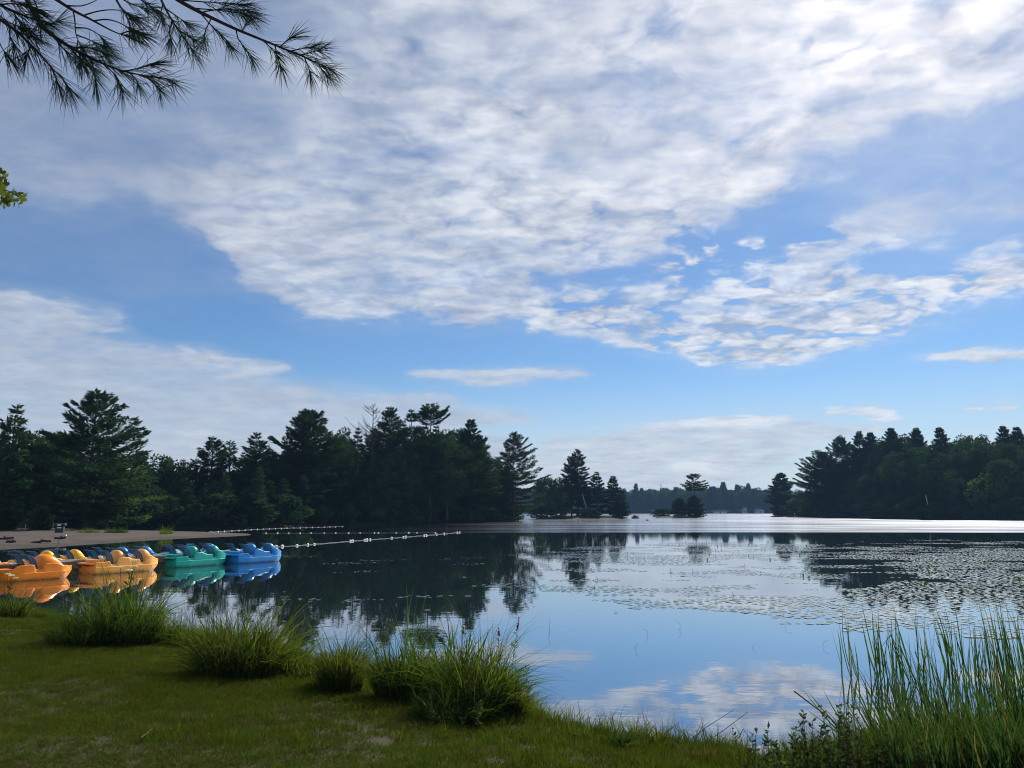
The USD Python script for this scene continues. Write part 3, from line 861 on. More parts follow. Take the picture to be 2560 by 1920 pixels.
pine('fan-shaped pine with level boughs on the right island', 1955, 1183, DR, 42, 0.5, 85, base=0.35, dens=2.21, sparse=0.1, tuft=1.27, gaps=((0.5, 0.54),))
pine('broad dark pine under the fan-shaped pine on the right island', 1953, 1228, DR + 1, 40, 0.5, 86, base=0.04, dens=2.60, tuft=1.35, power=0.4)
broad('low leafy tree between the right island pine and the right wood', 2010, 1232, DR + 2, 32, 0.5, 87, base=0.04, clumps=60, leaf=0.6)
RH = [
    ('p', 'slanting open pine nearest the water at the left end of the right wood', 2068, 1132, 262, 66, dict(base=0.10, dens=1.89, tuft=1.1, power=0.7, side=-0.2)),
    ('p', 'pine with separate level boughs second from the left end of the right wood', 2117, 1092, 258, 56, dict(base=0.15, dens=1.89, tuft=1.1, power=0.75, sparse=0.1)),
    ('p', 'pine with combed upswept top third from the left end of the right wood', 2160, 1079, 254, 46, dict(base=0.15, dens=1.89, tuft=1.1)),
    ('p', 'full-topped pine fourth from the left end of the right wood', 2194, 1080, 250, 46, dict(base=0.1, dens=2.32, tuft=1.1)),
    ('p', 'tall bushy pine fifth from the left end of the right wood', 2244, 1070, 245, 52, dict(base=0.1, dens=2.61, tuft=1.1)),
    ('b', 'pale feathery leafy top between two bushy pines of the right wood', 2278, 1083, 242, 34, dict(base=0.1, clumps=60, leaf=0.6)),
    ('p', 'round-headed pine sixth from the left end of the right wood', 2309, 1070, 238, 48, dict(base=0.1, dens=2.61, tuft=1.1)),
    ('p', 'spiky-topped pine seventh from the left end of the right wood', 2371, 1067, 230, 46, dict(base=0.1, dens=2.17, tuft=1.1)),
    ('b', 'broad leafy crown right of the spiky-topped pine', 2408, 1079, 226, 46, dict(base=0.1, clumps=70, leaf=0.6)),
    ('b', 'broad leafy crown on the skyline in the middle of the right wood', 2456, 1075, 222, 48, dict(base=0.1, clumps=70, leaf=0.6)),
    ('p', 'pine head breaking the skyline near the right frame edge', 2530, 1062, 215, 42, dict(base=0.1, dens=2.46, tuft=1.1)),
    ('p', 'pine cut by the right frame edge', 2566, 1066, 212, 42, dict(base=0.1, dens=2.46, tuft=1.1)),
    ('b', 'olive-green rounded tree in the upper front of the right wood', 2428, 1122, 208, 50, dict(base=0.1, clumps=70, leaf=0.55)),
    ('b', 'olive-green rounded tree near the right frame edge below the skyline pines', 2505, 1124, 204, 52, dict(base=0.1, clumps=70, leaf=0.55)),
    ('b', 'yellowish leafy tree low by the water at the right', 2490, 1186, 190, 46, dict(base=0.04, clumps=70, leaf=0.5, mat=BROAD_PALE)),
]
for i, (k, lab, px, top, D, rp, kw) in enumerate(RH):
    (pine if k == 'p' else broad)(lab, px, top, D, rp * (1.45 if k == 'p' else 1.15), 1.2, 140 + i, **kw)
RX = [2020, 2060, 2110, 2160, 2250, 2400, 2600, 2750]
RT = [1215, 1155, 1115, 1096, 1086, 1088, 1084, 1084]
EX2, EY2 = [p[0] for p in RIGHT_FRONT], [at_z(*p)[1] for p in RIGHT_FRONT]
for row, (step, dd, lo, hi) in enumerate([(30, 5, 50, 125), (30, 16, 8, 75), (32, 30, -8, 45)]):
    px = 2030 + 8 * row
    while px < 2700:
        D = np.interp(px, EX2, EY2) + dd + rngT.uniform(-2, 2)
        top = np.interp(px, RX, RT) + rngT.uniform(lo, hi)
        H = height(px, min(top, 1245), D, 1.0)
        fill_tree('right', 'pine' if rngT.uniform() < 0.5 else 'leafy', int(rngT.integers(0, 4)), (xpos(px, D), D, 1.0), H, rngT.uniform(0.9, 1.2))
        px += step * rngT.uniform(0.75, 1.25)

# far-off wood beyond the lake: one mass
inst = UsdGeom.PointInstancer.Define(stage, '/World/far_wood')
tag(inst.GetPrim(), 'low wooded far shore closing the lake between the islands', 'wood', kind='stuff')
rel = inst.CreatePrototypesRel()
for k in range(6):
    x = UsdGeom.Xform.Define(stage, f'/World/far_wood/tree_{k}')
    H = 20.0
    w, f = pine_parts(300 + k, H, 4.2, base=0.1, dens=1.3, tuft=2.4) if k < 2 else broad_parts(310 + k, H, 6.0, base=0.03, clumps=60, per=50, leaf=1.1)
    raw_mesh(f'/World/far_wood/tree_{k}/trunk', *w, BARK)
    raw_mesh(f'/World/far_wood/tree_{k}/crown', *f, PINE if k < 2 else BROAD)
    rel.AddTarget(x.GetPath())
pos, idx, sc, ori = [], [], [], []
for row in range(4):
    for px in np.arange(1180, 2160, 7.5 + row):
        D = 694 + row * 16 + rngT.uniform(-5, 5)
        hump = np.interp(px, [1180, 1560, 1640, 1700, 1800, 1900, 2000, 2160], [18.5, 19.5, 19, 20.5, 21.5, 20, 17.5, 17.5])
        H = hump * rngT.uniform(0.66, 1.0) * (1 + 0.05 * row)
        k = int(rngT.choice(6, p=[0.08, 0.08, 0.21, 0.21, 0.21, 0.21]))
        if k < 2:
            H *= 1.12
        pos.append((xpos(px, D), D, 0.8 + row)), idx.append(k), sc.append((H / 20 * rngT.uniform(0.9, 1.2),) * 2 + (H / 20,))
        a = rngT.uniform(0, math.pi)
        ori.append(Gf.Quath(math.cos(a), 0, 0, math.sin(a)))
inst.CreatePositionsAttr([Gf.Vec3f(*map(float, p)) for p in pos])
inst.CreateProtoIndicesAttr(idx)
inst.CreateScalesAttr([Gf.Vec3f(*map(float, s)) for s in sc])
inst.CreateOrientationsAttr(ori)
pine('small pine head standing above the far wood left of the middle island', 1590, 1209, 690, 13, 1.0, 201, base=0.1, dens=1.0, tuft=2.6)
t = thing('dead_tree', 'thin bare snag poking above the far wood', 'dead tree', (xpos(1655, 690), 690, 1.0))
part(t, 'trunk', dead_parts(33, height(1655, 1209, 690, 1.0), 4.0), DEADWOOD)

# pale leaning stems
for lab, p0, p1, D in (('pale leaning birch stem before the dark pines of the left island', (1472, 1272), (1456, 1236), DI - 5),
                       ('pale leaning birch stem low in the dark right wood', (2326, 1276), (2314, 1238), 197)):
    a, b = at_y(*p0, D), at_y(*p1, D)
    a[2] = 0.3
    t = thing('birch_stem', lab, 'birch', a)
    part(t, 'trunk', tube([[0, 0, 0], (b - a) * 0.5 + [0.05, 0, 0], b - a], [0.16, 0.14, 0.10], 6), BIRCH)

# ------------------------------------------------------------------ pedal boats
def plastic(name, c, fade):
    g = Graph()
    pos = g.add('texture_coordinate', 'object')
    n = g.noise(pos, 2.2, 4.0, 0.6)
    col = g.mix(g.rng(n, 0.35, 0.7), c, fade)
    sp = str(g.add('separate_xyz', 'x', vector=pos)).split('.')[0]
    grime = g.m('multiply', g.rng(R(sp + '.z'), 0.0, 0.14, 0.75, 0.0), g.rng(g.noise(pos, 9.0, 4.0, 0.6), 0.3, 0.7))
    col = g.mix(grime, col, (0.05, 0.045, 0.03))
    return g.build(name, g.add('principled_bsdf', 'BSDF', base_color=col, roughness=g.rng(n, 0.3, 0.7, 0.30, 0.45), specular_ior_level=0.3))


HULLS = {'orange': plastic('orange_plastic', (0.78, 0.22, 0.006), (0.70, 0.195, 0.008)),
         'apricot': plastic('apricot_plastic', (0.84, 0.37, 0.07), (0.76, 0.33, 0.07)),
         'yellow': plastic('yellow_plastic', (0.86, 0.45, 0.02), (0.80, 0.41, 0.025)),
         'green': plastic('green_plastic', (0.006, 0.35, 0.27), (0.010, 0.31, 0.24)),
         'blue': plastic('blue_plastic', (0.014, 0.22, 0.55), (0.022, 0.20, 0.48))}
CREASE_SHADE = plain('painted_crease_shade', (0.03, 0.028, 0.03), 0.7)  # near-black colour that paints the shade beside the paddle hoods
WHITE = plain('white_plastic', (0.72, 0.72, 0.70), 0.4)
FRAME = plain('dark_tube', (0.02, 0.05, 0.09), 0.4)
STEEL = plain('steel', (0.45, 0.46, 0.48), 0.35, metallic=0.9)


def sling():
    g = Graph()
    pos = g.add('texture_coordinate', 'object')
    w = g.add('noise_texture', 'fac', vector=pos, scale=7.0, detail=3.0, roughness=0.5)
    col = g.mix(w, (0.012, 0.060, 0.115), (0.020, 0.085, 0.150))
    s = g.add('principled_bsdf', 'BSDF', base_color=col, roughness=0.6)
    t = g.add('transparent_bsdf', 'BSDF', color=(1, 1, 1))
    tl = g.add('translucent_bsdf', 'BSDF', color=col)
    s = g.add('mix_closure', 'closure', fac=0.3, closure1=s, closure2=tl)
    return g.build('seat_mesh', g.add('mix_closure', 'closure', fac=0.30, closure1=s, closure2=t))


SLING = sling()
BL, BB = 2.75, 1.44
RIM_LONG = [(0, .37), (.10, .375), (.15, .39), (.172, .39), (.18, .29), (.275, .29), (.285, .46), (.32, .505), (.36, .515), (.42, .485), (.47, .435), (.53, .418), (.575, .42), (.585, .305), (.665, .305), (.672, .515), (.70, .53), (.73, .525), (.78, .47), (.83, .42), (.90, .375), (1, .345)]
RIM_SHORT = [(0, .26), (.06, .30), (.12, .42), (.18, .45), (.30, .455), (.33, .44), (.36, .30), (.47, .30), (.485, .46), (.50, .475), (.60, .475), (.66, .45), (.73, .385), (.80, .355), (.90, .35), (1, .33)]


def hull_mesh(L, B, rim, deck=0.27, bow=0.70):
    fs = np.unique(np.concatenate([np.linspace(0, 1, 46), [f for f, _ in rim]]))
    rz = np.interp(fs, [f for f, _ in rim], [z for _, z in rim])
    rows = []
    for f, r in zip(fs, rz):
        x = (f - 0.5) * L
        b = B / 2 * (0.90 + 0.10 * min(1, f / 0.2))
        if f > bow:
            b *= max(0.13, 1 - ((f - bow) / (1 - bow)) ** 2.1 * 0.87)
        zb = -0.12 if f < 0.7 else -0.12 + 0.36 * ((f - 0.7) / 0.3) ** 1.7
        if f < 0.2:
            zb = -0.12 + 0.10 * (1 - f / 0.2) ** 2
        zr = max(0.215, zb + 0.06)
        dz = min(deck, r - 0.02)
        dz = max(dz, zb + 0.05)
        t = min(0.05, b * 0.3)
        sec = [(0, zb), (b * 0.72, zb), (b * 0.88, zb + 0.05), (b * 0.945, (zb + zr) / 2), (b * 0.985, zr - 0.015), (b + 0.012, zr - 0.006), (b + 0.012, zr + 0.016), (b * 0.985, zr + 0.026), (b * 0.965, max(r - 0.02, zr + 0.03)),
               (b * 0.955, max(r, zr + 0.035)), (b * 0.955 - t * 0.6, max(r, zr + 0.035)), (b * 0.945 - t, max(r - 0.025, zr + 0.02)), (b * 0.93 - t, dz), (0, dz)]
        half = [(x, y, z) for y, z in sec]
        rows.append(half + [(x, -y, z) for x, y, z in half[-2:0:-1]])
    V = np.array(rows)
    n, m = V.shape[:2]
    i, j = np.meshgrid(np.arange(n - 1), np.arange(m), indexing='ij')
    q = np.stack([i * m + j, (i + 1) * m + j, (i + 1) * m + (j + 1) % m, i * m + (j + 1) % m], -1).reshape(-1, 4)
    v = V.reshape(-1, 3)
    f = np.vstack([q[:, [0, 1, 2]], q[:, [0, 2, 3]]])
    c = len(v)
    v = np.vstack([v, V[0].mean(0), V[-1].mean(0)])
    k = np.arange(m)
    f = np.vstack([f, np.stack([np.full(m, c), k, (k + 1) % m], 1), np.stack([np.full(m, c + 1), (n - 1) * m + (k + 1) % m, (n - 1) * m + k], 1)])
    return trimesh.Trimesh(v, f, process=False)


def dome_mesh(x0, x1, w, top, z0, peak=0.45, tail=0.0):
    """A paddle-wheel hood: rises steeply aft, rolls over and runs down forward."""
    n, m = 22, 18
    t = np.linspace(0, 1, n)
    prof = np.where(t < peak, np.sin(np.pi / 2 * t / peak) ** 0.8, np.cos(np.pi / 2 * (t - peak) / (1 - peak)) ** (0.85 + tail))
    wid = w / 2 * (0.80 + 0.20 * np.sin(np.pi * t)) * (1 - 0.25 * tail * t)
    a = np.linspace(0, np.pi, m)
    V = np.array([[(x0 + (x1 - x0) * tt, -ww * np.sign(np.cos(aa)) * abs(np.cos(aa)) ** 0.65, z0 + (top - z0) * pp * np.sin(aa) ** 0.55) for aa in a] for tt, pp, ww in zip(t, prof, wid)])
    i, j = np.meshgrid(np.arange(n - 1), np.arange(m - 1), indexing='ij')
    q = np.stack([i * m + j, i * m + j + 1, (i + 1) * m + j + 1, (i + 1) * m + j], -1).reshape(-1, 4)
    return V.reshape(-1, 3), q[:, ::-1]


def seat_back(x, y, w=0.36, h=0.47, z=0.30, back=0.36):
    """A sling chair back curving aft: cloth between two bent tubes."""
    s = np.linspace(0, 1, 9)
    cx = x - back * (s ** 1.9)
    cz = z + h * np.sin(s * np.pi / 2 * 0.92)
    n = len(s)
    wid = w / 2 * (0.86 + 0.14 * s)
    L = np.stack([cx, y - wid, cz], 1)
    Rr = np.stack([cx, y + wid, cz], 1)
    th = np.stack([np.full(n, 0.012), np.zeros(n), np.full(n, -0.012)], 1)
    V = np.stack([L, Rr, Rr + th, L + th], 1).reshape(-1, 3)
    i, j = np.meshgrid(np.arange(n - 1), np.arange(4), indexing='ij')
    q = np.stack([i * 4 + j, i * 4 + (j + 1) % 4, (i + 1) * 4 + (j + 1) % 4, (i + 1) * 4 + j], -1).reshape(-1, 4)
    q = np.vstack([q, [[0, 1, 2, 3], [(n - 1) * 4 + 3, (n - 1) * 4 + 2, (n - 1) * 4 + 1, (n - 1) * 4]]])
    for e, o in ((L, -1), (Rr, 1)):           # side wings of the same cloth between the bent tube and its chord
        k = len(V)
        chord = e[0] + (e[-1] - e[0]) * np.linspace(0, 1, n)[:, None]
        inner = e + (chord - e) * np.array([0, 0.2, 0.4, 0.6, 0.8, 0.9, 0.9, 0.6, 0.0])[:, None]
        V = np.vstack([V, e, inner])
        i = np.arange(n - 1)
        q = np.vstack([q, np.stack([k + i, k + i + 1, k + n + i + 1, k + n + i], 1)])
    fr = MB()
    for e in (L, Rr):
        fr.add(*tube(e, 0.013, 5))
    fr.add(*tube([L[-1], Rr[-1]], 0.013, 5))
    return (V, q), fr.mesh()


def pedal_boat(colour, label, bow, heading, long=True):
    L = BL if long else 2.2
    h = math.radians(heading)
    tip = at_z(bow[0], bow[1], 0.31)
    c = tip - np.array([math.cos(h), math.sin(h), 0]) * L / 2
    t = thing('pedal_boat', label, 'pedal boat', (c[0], c[1], 0.0), heading)
    M = HULLS[colour]
    part(t, 'hull', hull_mesh(L, BB, RIM_LONG if long else RIM_SHORT, deck=0.27), M, smooth=38)
    X = lambda f: (f - 0.5) * L
    rim = RIM_LONG if long else RIM_SHORT
    for sy in (-1, 1):                        # rounded lip along the side wall; the plates after it paint crease shade
        fs = np.linspace(0.01, 0.99, 90)
        hb = np.array([BB / 2 * (0.90 + 0.10 * min(1, f / 0.2)) * (max(0.13, 1 - ((f - 0.70) / 0.30) ** 2.1 * 0.87) if f > 0.70 else 1.0) for f in fs])
        part(t, 'gunwale', tube(np.stack([X(fs), sy * (hb * 0.945 - 0.012), np.interp(fs, [f for f, _ in rim], [z for _, z in rim])], 1), 0.024, 7), M, smooth=True)
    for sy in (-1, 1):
        part(t, 'foot_mat', bevel_box((X(.30), sy * 0.47 - 0.13, 0.262), (X(.57 if long else .8), sy * 0.47 + 0.13, 0.285), 0.008), CREASE_SHADE)  # thin dark plate added as painted shade between hood and side wall
    if long:
        part(t, 'paddle_hood', dome_mesh(X(.30), X(.535), 0.62, 0.75, 0.25, 0.48), M, smooth=True)
        part(t, 'paddle_hood', dome_mesh(X(.665), X(.955), 0.64, 0.75, 0.25, 0.36, 0.6), M, smooth=True)
        backs = [(X(.245), -0.40), (X(.245), 0.40), (X(.655), -0.40), (X(.655), 0.40)]
        part(t, 'stern_locker', bevel_box((X(.035), -0.42, 0.30), (X(.155), 0.42, 0.475), 0.025), M, smooth=40)
        part(t, 'stern_platform', bevel_box((X(-.055), -0.56, 0.325), (X(.05), 0.56, 0.385), 0.025), M, smooth=40)
        hands = [X(.20), X(.60)]
    else:
        part(t, 'paddle_hood', dome_mesh(X(.40), X(.93), 0.86, 0.74, 0.24, 0.42, 0.45), M, smooth=True)
        backs = [(X(.405), -0.40), (X(.405), 0.40)]
        part(t, 'stern_step', bevel_box((X(.0), -0.40, 0.20), (X(.17), 0.40, 0.345), 0.03), M, smooth=40)
        hands = [X(.36)]
    for x, y in backs:
        cl, fr = seat_back(x, y)
        b = part(t, 'seat_back', cl, SLING, smooth=False)
        part(b, 'frame', fr, FRAME)
        part(t, 'seat', bevel_box((x - 0.02, y - 0.20, 0.272), (x + 0.30, y + 0.20, 0.325), 0.02), SLING, smooth=40)
    for x in hands:
        part(t, 'rudder_lever', tube([[x, 0.0, 0.27], [x + 0.02, 0.0, 0.43], [x + 0.17, -0.02, 0.56]], [0.022, 0.022, 0.028], 7), WHITE)
        for y in (-0.07, 0.07):
            part(t, 'hand_grip', tube([[x + 0.1, y, 0.27], [x + 0.1, y, 0.46], [x + 0.16, y, 0.47], [x + 0.16, y, 0.27]], 0.016, 6), M)
    return t


HEAD = 61
pedal_boat('orange', 'deep orange short pedal boat with one hood, nearest the grassy bank', (174.5, 1416), 58, long=False)
pedal_boat('apricot', 'pale orange pedal boat with two hoods ahead of the short orange one', (390, 1400.5), HEAD)
pedal_boat('green', 'teal green pedal boat with two hoods', (560, 1388.5), HEAD)
pedal_boat('blue', 'blue pedal boat with two hoods at the outer end of the near row', (696, 1381.5), HEAD)
# far side of the dock: placed by the top of the forward hood
for col, lab, px, top in (('orange', 'orange pedal boat cut by the left frame edge behind the dock', -15, 1381), ('yellow', 'yellow pedal boat with two hoods behind the dock', 195, 1370),
                          ('blue', 'blue pedal boat behind the dock, its two hoods showing over the pale orange boat', 369, 1362.5), ('blue', 'blue pedal boat behind the dock, its two hoods showing over the green boat', 528, 1356)):
    D = (2.1 - 0.75) / (top - YH) * F
    p = np.array([xpos(px, D), D])
    h = math.radians(HEAD)
    c = p + np.array([math.cos(h), math.sin(h)]) * (0.5 - 0.77) * -1 * BL * -1
    b = p - np.array([math.cos(h), math.sin(h)]) * (0.77 - 0.5) * BL
    t = pedal_boat(col, lab, (300, 1400), HEAD)
    place(t, (b[0], b[1], 0.0), HEAD)

# ------------------------------------------------------------------ dock
PLANK = [plain(f'weathered_plank_{w}', c, 0.85, 0.2, c2=tuple(np.array(c) * 0.65), scale=14, bump=0.004, bscale=60) for w, c in (('pale', (0.23, 0.215, 0.205)), ('mid', (0.19, 0.175, 0.165)), ('dark', (0.155, 0.14, 0.13)))]
rngD = np.random.default_rng(5)
ddir = np.array([0.455, 0.890])
dnor = np.array([ddir[1], -ddir[0]])
d0, d1 = np.array([-18.1, 21.5]), 15.2
ang = math.degrees(math.atan2(ddir[1], ddir[0]))
dock = thing('dock', 'low grey plank dock with pedal boats moored along both sides', 'dock', (d0[0], d0[1], 0), ang)
for s_ in (-0.62, 0.62):
    part(dock, 'side_beam', box((0, s_ - 0.035, 0.19), (d1, s_ + 0.035, 0.40)), PLANK[2])
x = 0.0
while x < d1 - 0.1:
    w = 0.142
    part(dock, 'plank', box((x, -0.68 + rngD.uniform(-.01, .01), 0.403), (x + w, 0.68 + rngD.uniform(-.01, .01), 0.438 + rngD.uniform(0, 0.006))), PLANK[int(rngD.integers(0, 3))])
    x += w + 0.009
for x in np.arange(0.8, d1, 2.4):
    for s_ in (-0.52, 0.52):
        part(dock, 'post', tube([[x, s_, -0.5], [x, s_, 0.40]], 0.07, 8), PLANK[2])
for x in np.arange(1.2, d1 - 1.5, 2.4):
    part(dock, 'float', bevel_box((x, -0.55, -0.12), (x + 1.3, 0.55, 0.185), 0.05), plain('float_grey', (0.10, 0.10, 0.10), 0.6) if x < 1.3 else UsdShade.Material.Get(stage, '/World/Looks/float_grey'))
mo = thing('mooring_pole', 'thin steel mooring pole standing behind the yellow pedal boat', 'pole', (xpos(153, 31), 31, 0))
part(mo, 'shaft', tube([[0, 0, -0.5], [0, 0, 1.0]], 0.012, 6), FRAME)

# ------------------------------------------------------------------ swim ropes with floats
ROPE = plain('grey_rope', (0.22, 0.21, 0.20), 0.9)
BUOYW = plain('white_float', (0.78, 0.78, 0.75), 0.45, c2=(0.55, 0.54, 0.50), scale=9)


def buoy_mesh():
    n, m = 9, 12
    t = np.linspace(0, 1, n)
    r = 0.088 * np.maximum(np.sin(np.pi * t), 0.18) ** 0.55
    return [np.array([-0.11 + 0.22 * tt, 0, 0.035]) for tt in t], r


FLOAT = None


def swim_rope(lab_rope, lab_buoy, group, pts, marks):
    """pts: the rope's pixels along the water; marks: pixel columns of the floats."""
    global FLOAT
    px = np.array([p[0] for p in pts], float)
    W = np.array([at_z(*p) for p in pts])
    xs = np.linspace(px[0], px[-1], 60)
    line = np.stack([np.interp(xs, px, W[:, i]) for i in range(3)], 1)
    line[:, 2] = 0.015 + 0.01 * np.sin(xs * 0.4)
    r = thing('swim_rope', lab_rope, 'rope', line[0])
    part(r, 'strand', tube(line - line[0], 0.012, 5), ROPE)
    for i, m in enumerate(marks):
        p = np.array([np.interp(m, px, W[:, k]) for k in range(3)])
        q = np.array([np.interp(m + 4, px, W[:, k]) for k in range(3)])
        rz = math.degrees(math.atan2(q[1] - p[1], q[0] - p[0]))
        if FLOAT is None:
            c, rr = buoy_mesh()
            FLOAT = thing('swim_float', lab_buoy, 'float', (p[0], p[1], 0), rz, 1.0, group)
            part(FLOAT, 'shell', tube(c, rr, 12), BUOYW, smooth=True)
            part(FLOAT, 'collar', tube([[-0.14, 0, 0.03], [-0.10, 0, 0.03]], 0.025, 8), ROPE)
            part(FLOAT, 'collar', tube([[0.10, 0, 0.03], [0.14, 0, 0.03]], 0.025, 8), ROPE)
        else:
            copy_of(FLOAT, lab_buoy, (p[0], p[1], 0), rz + rngD.uniform(-14, 14), rngD.uniform(0.8, 1.05) * (1.0 if 'nearest' in group else 0.72), group)


N1 = [(690, 1367.5), (704, 1366.8), (745, 1364.5), (790, 1360.8), (880, 1353), (920, 1350), (980, 1345.5), (1012, 1343), (1064, 1339), (1110, 1335), (1150, 1331.5)]
swim_rope('grey rope of the nearest float line running out from the blue pedal boat', 'white float on the nearest rope leading out from the blue pedal boat', 'floats on the nearest swim rope', N1,
          [684.5, 705.5, 742, 769, 785.5, 875.5, 881.5, 911, 917, 925, 979, 1008, 1014, 1060, 1065.5, 1091, 1110.5, 1143, 1149])
swim_rope('grey rope of the middle float line lying across the dark water', 'small white float on the middle rope across the dark water', 'floats on the middle swim rope', [(655, 1333.4), (800, 1333), (950, 1332.5), (1090, 1331.8)],
          [665, 693.5, 721.5, 750, 777, 810.5, 839, 871, 900, 936, 946, 990, 1021, 1042, 1088])
swim_rope('grey rope of the farthest float line leaving the sand point', 'small white float on the farthest rope leaving the sand point', 'floats on the farthest swim rope', [(470, 1333.5), (510, 1331.2), (560, 1328.6), (640, 1323.8), (720, 1320.6), (860, 1316.5)],
          [471, 490.5, 509, 527, 545, 561, 578, 595, 611, 627, 643, 657, 672, 687, 702, 717, 733, 748, 762, 777, 792, 807, 822, 837, 856])

# ------------------------------------------------------------------ on the beach
DARKMETAL = plain('dark_green_paint', (0.018, 0.022, 0.022), 0.6)
p = at_z(149, 1331, 0.33)
b = thing('litter_bin', 'dark square litter bin with a hooded lid on the sand', 'litter bin', (p[0], p[1], 0.25), 20, (1.0, 1.0, 0.62))
part(b, 'body', trimesh.util.concatenate([trimesh.creation.box([0.62, 0.62, 0.9], trimesh.transformations.translation_matrix([0, 0, 0.45]))]), DARKMETAL)
part(b, 'hood', bevel_box((-0.42, -0.42, 1.03), (0.42, 0.42, 1.33), 0.05), DARKMETAL, smooth=40)
for sx in (-0.28, 0.28):
    for sy in (-0.28, 0.28):
        part(b, 'hood_post', box((sx - 0.02, sy - 0.02, 0.9), (sx + 0.02, sy + 0.02, 1.04)), DARKMETAL)
part(b, 'notice', box((-0.13, -0.44, 1.05), (0.13, -0.4205, 1.24)), WHITE)
part(b, 'notice', box((-0.15, -0.325, 0.70), (0.15, -0.3105, 0.86)), WHITE)
LOG = plain('driftwood', (0.045, 0.038, 0.032), 0.9, c2=(0.025, 0.02, 0.018))
for lab, px, py, l, rz, seed in (('short dark driftwood stick on the sand near the left frame edge', 14, 1352, 0.9, 20, 1), ('dark driftwood lump on the sand right of the stick', 27, 1356, 0.6, -10, 2),
                                 ('dark heap of driftwood on the sand below the bin', 102, 1355, 1.2, 8, 3), ('small dark driftwood root with a pale knob beside the driftwood heap', 150, 1349, 0.7, 15, 4)):
    p = at_z(px, py, 0.2)
    r = np.random.default_rng(seed)
    t = thing('driftwood', lab, 'driftwood', (p[0], p[1], spit_z(p[0], p[1]) + 0.02), rz)
    s = np.linspace(-0.5, 0.5, 6)
    part(t, 'log', tube(np.stack([s * l, r.normal(size=6) * 0.04, 0.06 + 0.10 * s * (seed % 2) + r.normal(size=6) * 0.02], 1), 0.09 * (1 - 0.5 * np.abs(s)), 7), LOG, smooth=True)
    for k in range(2 + seed % 3):
        a = r.uniform(0, 6.28)
        part(t, 'snag', tube([[r.uniform(-.3, .3) * l, 0, 0.06], [r.uniform(-.3, .3) * l + 0.2 * math.cos(a), 0.2 * math.sin(a), 0.16 + 0.1 * r.uniform()]], [0.045, 0.015], 5), LOG)
    if seed == 4:
        part(t, 'knob', trimesh.creation.icosphere(1, 0.07, ).apply_translation([0.34, 0, 0.2]), WHITE)
# rocks off the left island
ROCK = plain('dark_rock', (0.05, 0.05, 0.05), 0.9, c2=(0.025, 0.025, 0.026), scale=3)
for lab, px, py, w, hh in (('dark pointed rock in the water right of the left island', 1588, 1296.4, 1.2, 1.0), ('low flat rock near the pointed rock by the left island', 1580, 1288.2, 2.2, 0.5), ('tiny dark rock awash in the open water below the middle island', 1618, 1301.5, 0.35, 0.3)):
    p = at_z(px, py)
    r = trimesh.creation.icosphere(2, 1.0)
    v = np.array(r.vertices)
    v *= (0.75 + 0.5 * meshkit.noise(v * 1.7 + 5, int(px)))[:, None]
    top_mesh('rock', (v * [w, w, hh] + [p[0], p[1], 0.0], np.array(r.faces)), ROCK, lab, 'rock')
p0, p1 = at_z(1640, 1294.6), at_z(1668, 1294.3)
t = thing('fallen_log', 'dark log lying in the water at the left end of the middle island', 'log', p0)
part(t, 'log', tube([[0, 0, 0.1], (p1 - p0) * 0.5 + [0, 0.1, 0.22], p1 - p0 + [0, 0, 0.2]], [0.14, 0.2, 0.24], 7), LOG, smooth=True)

# cottages and a boat house on the far shore
CLAP = plain('white_clapboard', (0.36, 0.36, 0.37), 0.7)
SHINGLE = plain('grey_shingles', (0.12, 0.12, 0.13), 0.9)
PANE = plain('dark_window', (0.02, 0.025, 0.03), 0.1)
for lab, px, py, w, d, hh in (('tiny tall white cottage on the far shore', 1861, 1280.5, 3.6, 4, 4.2), ('tiny wide white cottage on the far shore, right of the tall one', 1898, 1282, 7.0, 5, 3.0), ('low pale boat shed on the far shore left of the cottages', 1800, 1283, 11, 5, 1.6)):
    p = at_y(px, py, 688)
    t = thing('cottage', lab, 'cottage', (p[0], 688, 0.2), rngD.uniform(-8, 8))
    part(t, 'wall', box((-w / 2, -d / 2, 0), (w / 2, d / 2, hh)), CLAP)
    v = np.array([[-w / 2 - .3, -d / 2 - .3, hh + .01], [w / 2 + .3, -d / 2 - .3, hh + .01], [w / 2 + .3, d / 2 + .3, hh + .01], [-w / 2 - .3, d / 2 + .3, hh + .01], [-w / 2 - .3, 0, hh + 1.5], [w / 2 + .3, 0, hh + 1.5]])
    part(t, 'roof', (v, np.array([[0, 1, 5], [0, 5, 4], [2, 3, 4], [2, 4, 5], [0, 4, 3], [1, 2, 5], [0, 3, 2], [0, 2, 1]])), SHINGLE)
    for q in (-0.26, 0.26):
        if hh > 2:
            part(t, 'window', box((q * w - 0.5, -d / 2 - 0.05, hh * 0.4), (q * w + 0.5, -d / 2 - 0.003, hh * 0.75)), PANE)
    part(t, 'door', box((-0.45, -d / 2 - 0.05, 0.02), (0.45, -d / 2 - 0.003, min(2.0, hh * 0.8))), PANE)

